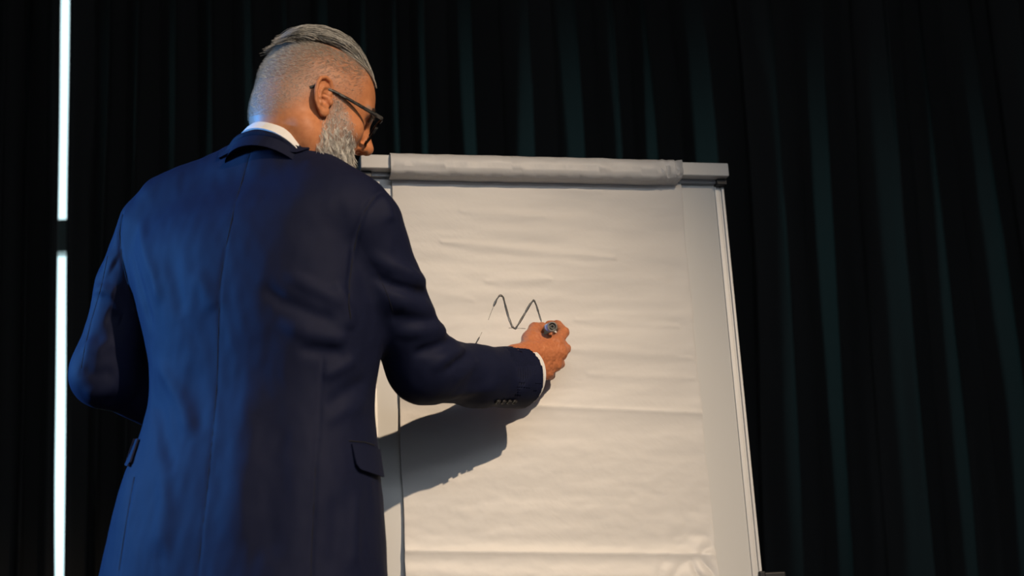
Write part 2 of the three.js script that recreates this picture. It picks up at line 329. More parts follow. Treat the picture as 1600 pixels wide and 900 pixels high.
// ---- pad of paper hanging on the rail
const padBase = at((sL + sR) / 2, sTop - 0.95);
const pad = thing('paper_pad', 'white crinkled flipchart paper sheet with a zigzag line drawn on it', 'paper', padBase);
const sBot = sTop - 0.9;
const creases = [
  [[632, 622], [800, 633], [1098, 646]], [[640, 862], [850, 864], [1114, 867]],
].map((l) => l.map(([x, y]) => toUV(onBoard(x, y))));
const lineV = (l, u) => { let i = 0; while (i < l.length - 2 && l[i + 1][0] < u) i++; const t = (u - l[i][0]) / (l[i + 1][0] - l[i][0]); return l[i][1] + (l[i + 1][1] - l[i][1]) * t; };
function sheetHeight(u, v) {
  const s = (u - sL) / (sR - sL), t = (sTop - v) / (sTop - sBot);
  let h = 0.0016 + 0.0010 * noise3(u * 3, v * 9, 1) + 0.0004 * noise3(u * 5 + 0.5 * noise3(u * 3, v * 3, 8), v * 26, 2) + 0.00009 * noise3(u * 16, v * 60, 3);
  h += 0.00026 * sstep(0.35, 0.75, t) * noise3(u * 22, v * 40, 4) + 0.00008 * sstep(0.3, 0.8, t) * noise3(u * 60, v * 90, 6);
  // a few long streaks across the top half
  for (const [x0, y0, x1, y1, a] of streaks) { const q = segUV(u, v, x0, y0, x1, y1); h += 0.75 * a * Math.exp(-q * q / (0.010 * 0.010)); }
  const cA = v - lineV(creases[0], u), cB = v - lineV(creases[1], u);
  h += 0.0016 * Math.exp(-Math.abs(cA) / 0.006) + 0.0012 * Math.exp(-Math.pow(cA / 0.03, 2));
  h += 0.0045 * Math.exp(-Math.abs(cB) / 0.012) + 0.006 * sstep(0.0, -0.05, cB);
  // crumpled corner at the lower right
  h += 0.022 * Math.max(0, -cA - 0.01) * (0.8 + 0.3 * Math.sin(s * 4));   // the lower part hangs slightly away from the board
  const c = sstep(0.74, 0.98, s) * sstep(0.72, 0.9, t); h += c * 0.004 * (0.5 + Math.abs(noise3(u * 18, v * 14, 7)) * 1.4);
  const edge = Math.min(s, 1 - s) * (sR - sL); h += 0.0012 * sstep(0.03, 0.0, edge) * (0.6 + 0.6 * noise3(v * 9, s > 0.5 ? 4 : 9, 1)) * sstep(0.05, 0.3, t);
  return Math.max(h, 0.0003);
}
const segUV = (u, v, x0, y0, x1, y1) => { const bx = x1 - x0, by = y1 - y0, h = clamp(((u - x0) * bx + (v - y0) * by) / (bx * bx + by * by), 0, 1); const e = sstep(0, 0.25, Math.min(h, 1 - h) + 0.02); return Math.hypot(u - x0 - bx * h, v - y0 - by * h) / (0.35 + 0.65 * e); };
const streaks = [[780, 283, 940, 300, 0.001], [720, 330, 850, 338, 0.0008], [690, 378, 960, 403, 0.0014], [760, 440, 860, 436, 0.001], [900, 500, 1060, 510, 0.0008], [880, 545, 1080, 560, 0.0009], [650, 450, 740, 470, 0.0006], [920, 585, 1085, 592, 0.0008]]
  .map(([a, b, c, d, e]) => [...toUV(onBoard(a, b)), ...toUV(onBoard(c, d)), e]);
const paperBump = tex(512, (u, v) => {
  const a = 6.2832 * u, b = 6.2832 * v, X = Math.cos(a), Y = Math.sin(a), Z = Math.cos(b), W = Math.sin(b);
  const q = 0.5 + 0.22 * noise3(X * 2 + W, Y * 2 + Z * 2, Z * 3) + 0.14 * noise3(X * 6, Y * 6 + W * 7, Z * 7) + 0.05 * noise3(X * 20, Y * 20 + W * 20, Z * 20); return [q, q, q];
}, false);
const paperMat = phy(lin(0.62, 0.605, 0.585), 0.45, { specularIntensity: 0.9, bumpMap: paperBump, bumpScale: 0.0002, sheen: 0 });
{
  const rows = [], NU = 190, NV = 270;
  for (let j = 0; j <= NV; j++) { const r = [], v = sTop + 0.02 + (sBot - sTop - 0.02) * j / NV; for (let i = 0; i <= NU; i++) { const u = sL + (sR - sL) * i / NU + 0.0012 * Math.sin(v * 30) * (i === 0 || i === NU ? 1 : 0); r.push(at(u, v, SHEET + sheetHeight(u, v) + LIFT)); } rows.push(r); }
  const g = sweep(rows), uv = g.attributes.uv; for (let i = 0; i < uv.count; i++) uv.setXY(i, uv.getX(i) * 1.6, uv.getY(i) * 2.6);
  // thin thickness: a back face and edges
  const backRows = rows.map((r) => r.map((p) => p.clone().addScaledVector(BN, -0.0004)).reverse());
  const loop = rows.map((r, i) => [...r, ...backRows[i]]);
  const g2 = sweep(loop, true), uv2 = g2.attributes.uv, po = g2.attributes.position, q = V(0, 0, 0);
  for (let i = 0; i < uv2.count; i++) { q.set(po.getX(i), po.getY(i), po.getZ(i)); const [a, b] = toUV(q); uv2.setXY(i, a * 2.4, b * 2.4); }
  const front = part('front_sheet', g2, paperMat, pad, 'front sheet with creases and a black zigzag');
  part('sheet_stack', bbox(sL + 0.001, sR - 0.001, sBot + 0.01, sTop + 0.015, BRD + 0.0005, SHEET + 0.001), paperMat, pad);
  // turned-over sheets bulging over the rail
  const rl = [], [ru0] = toUV(onBoard(611, 255, 0.04)), [ru1] = toUV(onBoard(1066, 262, 0.04));
  const [, top0] = toUV(onBoard(850, 242.5, 0.035)), [, bot0] = toUV(onBoard(850, 279, 0.03));
  const hh = top0 - bot0, N = 120;
  for (let i = 0; i <= N; i++) {
    const s = i / N, u = ru0 + (ru1 - ru0) * s, crump = sstep(0.9, 0.97, s), r = [];
    const cr = crump * 0.004 * noise3(s * 60, 1, 1), lowr = 0.004 * sstep(0.9, 1, s);
    for (const [v, n] of [[-0.25, -0.052], [0.12, -0.05], [0.55, -0.05], [0.86, -0.045], [0.975, -0.03], [1.0, -0.012], [1.0, 0.008], [0.99, 0.022], [0.955, 0.031], [0.86, 0.0365], [0.72, 0.0385], [0.55, 0.0395], [0.36, 0.0395], [0.2, 0.0375], [0.1, 0.034], [0.035, 0.0275], [0.0, 0.018], [0.005, 0.006], [0.02, 0.0]]) {
      const fr = v < 0.5 && n > 0;
      r.push(at(u, bot0 + hh * v + (fr ? lowr * (1 - v) + cr * 0.6 : cr * 0.3) + 0.0006 * noise3(s * 9, v * 2, 3), n + (n > 0.02 ? 0.0012 * noise3(s * 12, v * 3, 8) + cr * (1.2 + 2 * noise3(v * 6, s * 40, 3)) : 0)));
    }
    rl.push(r);
  }
  const thick = rl.map((r) => { const o = r.map((p) => p.clone()); const c = at(0, bot0 + hh * 0.5, 0); const inner = r.map((p) => { const q2 = p.clone().sub(c), v = q2.dot(BV), n = q2.dot(BN); return p.clone().addScaledVector(BV, -Math.sign(v) * 0.0007).addScaledVector(BN, -Math.sign(n) * 0.0007); }).reverse(); return [...o, ...inner]; });
  const rg = toCreasedNormals(sweep(thick, true), 0.7), ru = rg.attributes.uv; for (let i = 0; i < ru.count; i++) ru.setXY(i, ru.getX(i) * 0.6, ru.getY(i) * 1.4);
  part('turned_over_sheets', rg, phy(lin(0.63, 0.62, 0.61), 0.45, { bumpMap: paperBump, bumpScale: 0.0004, side: THREE.DoubleSide }), pad, 'bundle of sheets turned over the top rail');
  // the drawn line: wet ink, slightly raised
  const ink = phy(lin(0.022, 0.016, 0.01), 0.22, { specularIntensity: 1, clearcoat: 1, clearcoatRoughness: 0.18 });
  const stroke = (pts, w, label) => {
    const c = new THREE.CatmullRomCurve3(pts.map(([x, y]) => { const [u, v] = toUV(onBoard(x, y)); return V(u, v, 0); }), false, 'catmullrom', 0.15), n = 60, rows2 = [];
    for (let i = 0; i <= n; i++) {
      const p = c.getPoint(i / n), t = c.getTangent(i / n), nx = -t.y, ny = t.x, r = [], ww = w * (0.85 + 0.3 * noise3(i * 0.3, w * 900, 2)) * (0.5 + 0.5 * sstep(0, 0.06, Math.min(i / n, 1 - i / n) + 0.02));
      for (const [k, h] of [[-1, 0.0001], [-0.6, 0.0006], [0, 0.0008], [0.6, 0.0006], [1, 0.0001]]) { const u = p.x + nx * k * ww / 2, v = p.y + ny * k * ww / 2; r.push(at(u, v, SHEET + sheetHeight(u, v) + LIFT + h + 0.0002 * noise3(u * 300, v * 300, 1) * (Math.abs(k) < 1 ? 1 : 0))); }
      rows2.push(r);
    }
    part('pen_stroke', sweep(rows2), ink, front, label);
  };
  stroke([[771, 479], [776, 468], [781, 461.5], [786, 464], [790, 479], [795, 497], [800, 510], [805, 514], [811, 505], [820, 490], [828, 476], [834, 469], [838, 477], [842, 490], [846, 503]], 0.0042, 'black zigzag marker line');
  stroke([[763, 500], [767, 489], [771, 479]], 0.0011, 'thin faint start of the line');
  stroke([[741, 543], [745, 534], [749, 527]], 0.003);
  stroke([[749, 527], [753, 519]], 0.0008);
  stroke([[795, 512.5], [821, 513.5]], 0.0009, 'thin short level line');
}
// ---------------------------------------------------------------- the man: jacket field
const TH_T = 30 * D2R, TR = V(Math.cos(TH_T), 0, Math.sin(TH_T)), TF = V(Math.sin(TH_T), 0, -Math.cos(TH_T));   // his right, his front
const ROWS = [   // pixel row, silhouette left and right, world z of the axis, depth / width
  [985, 133, 612, -2.36, 0.66], [900, 150, 606, -2.36, 0.66], [850, 161, 603, -2.36, 0.66], [800, 172, 599, -2.36, 0.66], [750, 187, 595, -2.36, 0.66], [700, 206, 590, -2.36, 0.66],
  [660, 219, 587, -2.36, 0.66], [620, 229, 588, -2.36, 0.65], [570, 229, 595, -2.36, 0.64], [520, 222, 600, -2.36, 0.63], [460, 207, 598, -2.365, 0.62], [400, 193, 594, -2.37, 0.58],
  [350, 192, 592, -2.37, 0.5], [315, 214, 577, -2.375, 0.44], [285, 262, 545, -2.38, 0.42], [258, 320, 512, -2.385, 0.46], [232, 372, 486, -2.39, 0.6],
].map(([py, xl, xr, z, r]) => {
  const c = PZ((xl + xr) / 2, py, z), w = (xr - xl) / 2 * depthOf(c) / F, a = w / Math.sqrt(Math.cos(TH_T) ** 2 + r * r * Math.sin(TH_T) ** 2);
  return { y: c.y, x: c.x, z: c.z, a, b: a * r };
}).sort((p, q) => p.y - q.y);
const NR = ROWS.length;
function row(y, out) {   // monotone-ish cubic interpolation in height
  let i = 0; while (i < NR - 2 && ROWS[i + 1].y < y) i++;
  const p1 = ROWS[i], p2 = ROWS[i + 1], p0 = ROWS[Math.max(i - 1, 0)], p3 = ROWS[Math.min(i + 2, NR - 1)], h = p2.y - p1.y, t = clamp((y - p1.y) / h, 0, 1), t2 = t * t, t3 = t2 * t;
  for (const k of ['x', 'z', 'a', 'b']) {
    const m1 = p2 === p0 ? 0 : (p2[k] - p0[k]) / (p2.y - p0.y || 1) * h, m2 = p3 === p1 ? 0 : (p3[k] - p1[k]) / (p3.y - p1.y || 1) * h;
    out[k] = (2 * t3 - 3 * t2 + 1) * p1[k] + (t3 - 2 * t2 + t) * m1 + (-2 * t3 + 3 * t2) * p2[k] + (t3 - t2) * m2;
  }
  return out;
}
const _r = { x: 0, z: 0, a: 0, b: 0 };
const HEM = ROWS[0].y + 0.004, TOPY = ROWS[NR - 1].y;
function torso(p) {
  row(p.y, _r); const dx = p.x - _r.x, dz = p.z - _r.z, u = dx * TR.x + dz * TR.z, w = dx * TF.x + dz * TF.z, n = 2.35;
  const b = w > 0 ? _r.b * 0.95 : _r.b, q = Math.pow(Math.pow(Math.abs(u) / _r.a, n) + Math.pow(Math.abs(w) / b, n), 1 / n), L = Math.hypot(u, w);
  let d = q < 1e-4 ? -Math.min(_r.a, b) : (q - 1) * L / q;
  if (p.y > TOPY) d = Math.hypot(Math.max(d, 0), p.y - TOPY) + Math.min(d, 0) * 0;
  return smax(d, HEM - p.y, 0.006);
}
const shR = P(568, 352, 2.325), upR = P(601, 452, 2.345), elR = P(662, 573, 2.41), foR = P(745, 588, 2.515), cuR = P(813, 589, 2.603);
const shL = P(247, 358, 2.49), upL = P(205, 455, 2.50), elL = P(162, 583, 2.47), cuL = P(300, 655, 2.67);
const dCu = cuR.clone().sub(foR).normalize(), dCuL = cuL.clone().sub(elL).normalize();
// cuff plane tilts a little, as cut cuffs do
const nCu = dCu.clone();
const yokeC = P(430, 258, 2.40), yoR = P(552, 322, 2.335), yoL = P(262, 318, 2.47);
function sleeves(p) {
  let r = caps(p, shR, upR, 0.066, 0.0605); r = smin(r, caps(p, upR, elR, 0.0605, 0.0575), 0.02);
  let f = smin(caps(p, elR, foR, 0.0575, 0.0525), caps(p, foR, cuR, 0.0525, 0.058), 0.02);
  const e = (p.x - cuR.x) * nCu.x + (p.y - cuR.y) * nCu.y + (p.z - cuR.z) * nCu.z;
  f = smax(f, e, 0.003);
  r = smin(r, f, 0.03);
  let l = smin(caps(p, shL, upL, 0.068, 0.06), caps(p, upL, elL, 0.06, 0.054), 0.02);
  const e2 = (p.x - cuL.x) * dCuL.x + (p.y - cuL.y) * dCuL.y + (p.z - cuL.z) * dCuL.z;
  l = smin(l, smax(caps(p, elL, cuL, 0.054, 0.05), e2, 0.003), 0.03);
  return [r, l];
}
const cuRin = cuR.clone().addScaledVector(dCu, -0.05), cuRout = cuR.clone().addScaledVector(dCu, 0.03);
const cuLin = cuL.clone().addScaledVector(dCuL, -0.05), cuLout = cuL.clone().addScaledVector(dCuL, 0.03);
function jacketBase(p) {
  let d = torso(p);
  d = smin(d, caps(p, yokeC, yoR, 0.055, 0.052), 0.05); d = smin(d, caps(p, yokeC, yoL, 0.055, 0.052), 0.05);
  const [r, l] = sleeves(p);
  d = smin(d, r, 0.016); d = smin(d, l, 0.016);
  d = smax(d, -caps(p, cuRin, cuRout, 0.05, 0.0545), 0.002);
  d = smax(d, -caps(p, cuLin, cuLout, 0.044, 0.046), 0.002);
  return d;
}
const onJ = (px, py) => march(jacketBase, px, py, 1.8, 3.2);
// grooves and folds: polylines read off the photograph and laid onto the cloth; [points, height, half width]
const FOLDS = [];
function fold(pts, h, w, ext) {
  const q = pts.map(([x, y]) => onJ(x, y)).filter(Boolean); const segs = [];
  if (ext && q.length > 1) { const b = q[q.length - 1], a = q[q.length - 2]; q.push(b.clone().add(b.clone().sub(a).normalize().multiplyScalar(0.03)).addScaledVector(AXIS, 0.03)); }
  for (let i = 0; i < q.length - 1; i++) segs.push([q[i], q[i + 1], i / (q.length - 1), (i + 1) / (q.length - 1)]);
  if (!segs.length) return;
  const c = V(0, 0, 0); q.forEach((a) => c.add(a)); c.multiplyScalar(1 / q.length);
  FOLDS.push({ segs, h, w, c, R: Math.max(...q.map((a) => a.distanceTo(c))) + 3 * w, taper: h > 0 || w > 0.006 });
}
const SEAM_BACK = [[394, 226], [384, 262], [367, 320], [352, 390], [344, 440], [341, 520], [339, 600], [333, 670], [326, 740], [317, 820], [308, 900], [302, 960]];
const SEAM_ARM_R = [[600, 296], [585, 308], [570, 330], [559, 362], [551, 400], [546, 440], [545, 475], [549, 505]];
const SEAM_ARM_L = [[203, 310], [192, 335], [187, 365], [190, 400], [199, 440], [210, 480]];
const SEAM_SLV_R = [[558, 372], [575, 402], [592, 430], [606, 462], [618, 500]];
const SEAM_SLV_L = [[168, 400], [160, 440], [152, 470], [143, 500], [132, 545], [125, 585]];
const VENT_R = [[504, 560], [500, 620], [497, 680], [493, 730], [490, 800], [487, 860], [485, 930]];
const VENT_L = [[210, 745], [200, 800], [192, 850], [184, 905]];
fold(SEAM_BACK, -0.0012, 0.003); fold(SEAM_ARM_R, -0.003, 0.0045); fold(SEAM_ARM_L, -0.003, 0.0045);
fold(SEAM_SLV_R, -0.0008, 0.003); fold(SEAM_SLV_L, -0.0008, 0.003); fold(VENT_R, -0.0022, 0.004); fold(VENT_L, -0.002, 0.004);
// drapes from the right armpit across the back
fold([[440, 425], [480, 445], [515, 462], [542, 480]], 0.006, 0.010);
fold([[400, 440], [440, 470], [490, 492], [535, 505]], -0.006, 0.012);
fold([[430, 500], [480, 520], [520, 528], [548, 532]], 0.007, 0.011);
fold([[460, 545], [500, 548], [540, 553]], -0.006, 0.011);
fold([[520, 440], [534, 462], [545, 490], [548, 520]], 0.009, 0.010);
fold([[500, 590], [530, 577], [560, 560]], 0.006, 0.010); fold([[505, 640], [540, 612], [575, 590]], -0.004, 0.012);
fold([[500, 665], [540, 640], [578, 625]], 0.004, 0.012);
// left back, blade and waist
fold([[215, 330], [225, 380], [240, 430], [252, 480]], 0.005, 0.014); fold([[205, 370], [214, 420], [228, 470], [240, 520]], -0.004, 0.011);
fold([[262, 380], [275, 440], [285, 500]], -0.004, 0.018); fold([[300, 420], [320, 450], [335, 490]], 0.003, 0.018);
fold([[238, 560], [262, 590], [290, 640], [300, 690]], 0.005, 0.016); fold([[236, 600], [252, 650], [268, 720], [270, 800]], -0.004, 0.016);
fold([[265, 700], [262, 780], [250, 880]], 0.005, 0.020); fold([[300, 560], [310, 620], [312, 690]], -0.003, 0.018);
fold([[395, 560], [380, 650], [372, 760], [370, 880]], 0.005, 0.026); fold([[440, 600], [430, 700], [425, 820], [424, 900]], -0.004, 0.026);
fold([[560, 760], [556, 820], [552, 900]], 0.004, 0.012); fold([[530, 760], [525, 830], [520, 900]], -0.003, 0.014);
// right sleeve: crown, upper arm and elbow
fold([[590, 300], [606, 322], [614, 350]], 0.004, 0.012);
fold([[572, 395], [610, 415], [640, 426], [650, 432]], 0.012, 0.010, true); fold([[575, 425], [612, 446], [640, 453], [652, 456]], -0.012, 0.008, true);
fold([[590, 456], [630, 474], [662, 482]], 0.006, 0.011, true); fold([[600, 490], [640, 500], [684, 508]], -0.004, 0.012);
fold([[612, 520], [650, 518], [682, 514]], 0.008, 0.011, true); fold([[640, 552], [672, 546], [694, 538]], -0.009, 0.009, true);
fold([[668, 578], [694, 562], [714, 550]], 0.007, 0.010, true); fold([[690, 585], [712, 567], [735, 548]], -0.005, 0.010);
fold([[705, 600], [730, 580], [750, 560]], 0.003, 0.010); fold([[690, 622], [740, 612], [790, 600]], 0.003, 0.012);
// left sleeve
fold([[156, 392], [168, 400], [180, 412]], 0.005, 0.018);
fold([[145, 455], [165, 452], [185, 462]], 0.006, 0.010); fold([[140, 480], [165, 492], [190, 500]], -0.006, 0.012);
fold([[125, 540], [155, 545], [185, 532]], 0.005, 0.014); fold([[120, 575], [150, 585], [180, 580]], -0.004, 0.012); fold([[128, 615], [160, 612], [190, 600]], 0.005, 0.012);
function wrinkle(p) {
  let s = 0;
  for (const f of FOLDS) {
    const dx = p.x - f.c.x, dy = p.y - f.c.y, dz = p.z - f.c.z; if (dx * dx + dy * dy + dz * dz > f.R * f.R) continue;
    let best = 1e9, at2 = 0;
    for (const [a, b, t0, t1] of f.segs) { const [q, h] = segDist2(p.x, p.y, p.z, a, b); if (q < best) { best = q; at2 = t0 + (t1 - t0) * h; } }
    if (best > 9 * f.w * f.w) continue;
    const tp = f.taper ? sstep(0, 0.3, at2) * sstep(0, 0.22, 1 - at2) : 1;
    s += f.h * tp * Math.exp(-best / (f.w * f.w));
  }
  return s + 0.0016 * noise3(p.x * 9, p.y * 6, p.z * 9) + 0.0006 * noise3(p.x * 30, p.y * 18, p.z * 30);
}
function jacket(p) { const d = jacketBase(p); return Math.abs(d) < 0.035 ? d - wrinkle(p) : d; }
const onJW = (px, py) => march(jacket, px, py, 1.8, 3.2);
// ---------------------------------------------------------------- the man: head, hands and body
const hYaw = 26 * D2R, hPit = 20 * D2R;
const HR = V(Math.sin(hYaw), 0, Math.cos(hYaw));                                                   // towards his right ear
const HF = V(Math.cos(hYaw) * Math.cos(hPit), -Math.sin(hPit), -Math.sin(hYaw) * Math.cos(hPit)).normalize();   // where the face points
const HU = V(0, 0, 0).crossVectors(HR, HF).normalize();
const HO = P(505, 161, 2.36).addScaledVector(HR, -0.074);                                         // midway between the ears
const hMat = new THREE.Matrix4().makeBasis(HF, HU, HR).setPosition(HO), hInv = hMat.clone().invert();
const H = (x, y, z) => V(x, y, z).applyMatrix4(hMat);
const toH = (p) => p.clone().applyMatrix4(hInv);
const neckTop = V(-0.03, -0.035, 0), neckBase = toH(P(446, 268, 2.425)), neckFront = toH(P(490, 285, 2.46)), scmLow = toH(P(492, 282, 2.40));
const mast = V(-0.018, -0.045, 0.058), jawA = V(0.004, -0.055, 0), chinP = V(0.072, -0.104, 0), ja1 = V(0.002, -0.058, 0.052), ch1 = V(0.07, -0.1, 0.014), ck = V(0.0, 0, 0);
const br0 = V(0.093, 0.038, 0.004), br1 = V(0.078, 0.034, 0.045), no0 = V(0.098, 0.018, 0), no1 = V(0.114, -0.013, 0), _l = V(0, 0, 0), _m = V(0, 0, 0);
function headLocal(q) {   // q in head coordinates; mirror-symmetric but for the neck
  const x = q.x, y = q.y, z = Math.abs(q.z); _m.set(x, y, z);
  let d = ell(x, y, z, -0.004, 0.047, 0, 0.0955, 0.086, 0.0765);
  d = smin(d, ell(x, y, z, 0.036, 0.04, 0, 0.062, 0.072, 0.064), 0.03);
  d = smin(d, ell(x, y, z, 0.04, -0.03, 0, 0.054, 0.085, 0.06), 0.03);
  d = smin(d, ell(x, y, z, -0.045, 0.0, 0, 0.05, 0.055, 0.062), 0.03);
  d = smin(d, caps(_m, ja1, ch1, 0.019, 0.018), 0.025);
  d = smin(d, ell(x, y, z, 0.06, -0.012, 0.046, 0.026, 0.022, 0.02), 0.018);
  d = smin(d, caps(_m, br0, br1, 0.011, 0.009), 0.014);
  d = smax(d, -ell(x, y, z, 0.101, 0.014, 0.033, 0.016, 0.015, 0.021), 0.012);
  d = smin(d, ell(x, y, z, 0.077, 0.013, 0.032, 0.0125, 0.0125, 0.0125), 0.004);
  d = smin(d, caps(_m, no0, no1, 0.0075, 0.0125), 0.012);
  d = smin(d, ell(x, y, z, 0.104, -0.019, 0.011, 0.010, 0.0075, 0.007), 0.006);
  d = smax(d, -ell(x, y, z, 0.108, -0.027, 0.007, 0.006, 0.006, 0.0035), 0.003);
  d = smin(d, ell(x, y, z, 0.09, -0.066, 0, 0.012, 0.006, 0.024), 0.006);
  // neck with the cord from behind the ear to the collarbone
  let n = caps(q, neckTop, neckBase, 0.057, 0.064);
  n = smin(n, caps(q, V(0.012, -0.06, 0), neckFront, 0.045, 0.05), 0.03);
  n = smin(n, caps(q, mast, scmLow, 0.010, 0.013), 0.02);
  return smin(d, n, 0.045);
}
const head = (p) => headLocal(_l.copy(p).applyMatrix4(hInv));
const onHead = (px, py) => march(head, px, py, 2.0, 2.8, 0.8);
// ear in (forward, up, out) of its own plane
const earPts = [[0.004, 0.001, 0.004], [0.011, 0.008, 0.005], [0.0135, 0.019, 0.006], [0.009, 0.029, 0.010], [0.0, 0.0335, 0.014], [-0.010, 0.030, 0.018], [-0.0165, 0.019, 0.0205], [-0.0185, 0.004, 0.0205], [-0.0165, -0.010, 0.018], [-0.011, -0.021, 0.014], [-0.004, -0.0285, 0.010]].map((a) => V(...a));
const antPts = [[0.003, 0.018, 0.009], [-0.004, 0.016, 0.013], [-0.009, 0.008, 0.016], [-0.0105, -0.003, 0.0165], [-0.008, -0.012, 0.0145], [-0.001, -0.0165, 0.011]].map((a) => V(...a));
function earLocal(q) {
  let d = 9; for (let i = 0; i < earPts.length - 1; i++) d = Math.min(d, caps(q, earPts[i], earPts[i + 1], 0.0032, 0.0032));
  for (let i = 0; i < antPts.length - 1; i++) d = smin(d, caps(q, antPts[i], antPts[i + 1], 0.003, 0.003), 0.003);
  // plate behind the rim, a leaning shell
  const out = q.z - (0.0085 - q.x * 0.42 + 0.00), plate = Math.max(Math.abs(out) - 0.0022, ell(q.x, q.y, 0, -0.003, 0.004, 0, 0.0165, 0.0285, 1) );
  d = smin(d, plate, 0.004);
  d = smin(d, ell(q.x, q.y, q.z, 0.001, -0.025, 0.008, 0.0085, 0.0085, 0.0045), 0.006);   // lobe
  const bowl = ell(q.x, q.y, q.z, 0.0015, -0.003, 0.014, 0.0085, 0.0105, 0.012);
  d = smax(d, -bowl, 0.003);
  d = smin(d, ell(q.x, q.y, q.z, 0.0115, -0.0065, 0.0065, 0.0045, 0.0065, 0.005), 0.003);   // tragus
  d = smin(d, caps(q, V(0.011, 0.0, 0.004), V(-0.004, 0.002, 0.008), 0.0022, 0.002), 0.003);   // crus
  d = smin(d, ell(q.x, q.y, q.z, 0.001, 0, -0.002, 0.012, 0.022, 0.007), 0.006);          // root
  return d;
}
const stub = (x, y, z) => {   // grey clipped hair on the sides and back: 0..1 in head coordinates
  const front = 0.052 - 0.35 * Math.max(0, 0.03 - y) + (y > 0.06 ? (y - 0.06) * 0.1 : 0);
  const low = x > -0.012 ? 0.02 - (x + 0.012) * 0.1 : 0.015 - (-0.012 - x) * 1.15;
  return sstep(0.018, -0.012, x - front) * sstep(-0.022, 0.03, y - low);
};
const beardMask = (x, y, z) => {   // whiskers on the cheek, jaw and chin
  const az = Math.abs(z), top = x < 0.03 ? 0.02 : 0.02 - (x - 0.03) * 1.1, back = 0.012 + (y < -0.04 ? (-0.04 - y) * 0.15 : 0);
  return sstep(0.012, -0.012, y - top) * sstep(back - 0.008, back + 0.012, x) * sstep(-0.135, -0.115, y) * 1;
};
const bodyGeos = [];
function skinColor(geo, fn) {
  const p = geo.attributes.position, c = new Float32Array(p.count * 3), q = V(0, 0, 0);
  for (let i = 0; i < p.count; i++) { q.set(p.getX(i), p.getY(i), p.getZ(i)); const k = fn(q); c[i * 3] = k[0]; c[i * 3 + 1] = k[1]; c[i * 3 + 2] = k[2]; }
  geo.setAttribute('color', new THREE.BufferAttribute(c, 3)); return geo;
}
const SKIN = [0.58, 0.228, 0.1], GREY = [0.34, 0.32, 0.29];
const mottled = (q, s = 1) => { const n = 0.09 * noise3(q.x * 90, q.y * 90, q.z * 90) + 0.07 * noise3(q.x * 260, q.y * 260, q.z * 260) + 0.05 * noise3(q.x * 30, q.y * 30, q.z * 30); return [SKIN[0] * (1 + n * 0.7), SKIN[1] * (1 + n), SKIN[2] * (1 + n)]; };
{
  const lo = HO.clone().add(V(-0.16, -0.25, -0.2)), hi = HO.clone().add(V(0.17, 0.19, 0.17));
  const cut = P(450, 275, 2.43).y;
  const g = meshField((p) => smax(head(p), cut - p.y, 0.004), lo, hi, 0.0024);
  skinColor(g, (p) => {
    const c = mottled(p), q = toH(p), s = stub(q.x, q.y, q.z) * (0.28 + 0.4 * sstep(0.02, -0.08, q.x)) * (0.8 + 0.3 * noise3(q.x * 420, q.y * 420, q.z * 420)), b = beardMask(q.x, q.y, q.z) * 0.6, k = Math.max(s, b);
    const brow = sstep(0.008, 0.003, Math.abs(q.y - 0.036 + 0.1 * Math.abs(Math.abs(q.z) - 0.03))) * sstep(0.07, 0.08, q.x) * (Math.abs(q.z) > 0.012 ? 1 : 0) * 0.6;
    const kk = Math.max(k, brow); return c.map((v, i) => mix(v, GREY[i] * 0.8, kk));
  });
  bodyGeos.push(g);
  for (const s of [1, -1]) {
    const e = meshField(earLocal, V(-0.028, -0.042, -0.014), V(0.024, 0.042, 0.03), 0.0011, 2);
    const tilt = 17 * D2R, m = new THREE.Matrix4();
    const ef = HF.clone().multiplyScalar(Math.cos(tilt)).addScaledVector(HU, Math.sin(tilt)), eu = HU.clone().multiplyScalar(Math.cos(tilt)).addScaledVector(HF, -Math.sin(tilt)), eo = HR.clone().multiplyScalar(s);
    m.makeBasis(ef, eu, eo).setPosition(H(-0.002, 0.009, s * 0.0685)); e.applyMatrix4(m);
    if (s < 0) { const ix = e.index.array; for (let i = 0; i < ix.length; i += 3) { const t = ix[i]; ix[i] = ix[i + 1]; ix[i + 1] = t; } }
    bodyGeos.push(skinColor(e, (q) => mottled(q)));
  }
}
// ---- hands: chains of joints in the pose of the photograph
const wristR = P(806, 570, 2.592);
const HAND_R = [
  [[P(868, 537, 2.66), 0.0125], [P(881, 519, 2.692), 0.0102], [P(871, 508, 2.722), 0.009], [P(858, 507, 2.738), 0.0078]],
  [[P(874, 551, 2.655), 0.0130], [P(883, 545, 2.695), 0.0105], [P(873, 530, 2.722), 0.0092], [P(860, 523, 2.722), 0.008]],
  [[P(867, 569, 2.648), 0.0125], [P(874, 568, 2.69), 0.0100], [P(862, 556, 2.712), 0.009], [P(848, 549, 2.702), 0.008]],
  [[P(854, 583, 2.64), 0.0115], [P(860, 586, 2.674), 0.0088], [P(850, 577, 2.695), 0.008], [P(838, 570, 2.686), 0.007]],
];
const THUMB_R = [[P(822, 552, 2.612), 0.0165], [P(829, 530, 2.648), 0.0150], [P(836, 514, 2.682), 0.0122], [P(847, 512, 2.708), 0.0098], [P(853, 512, 2.722), 0.008]];
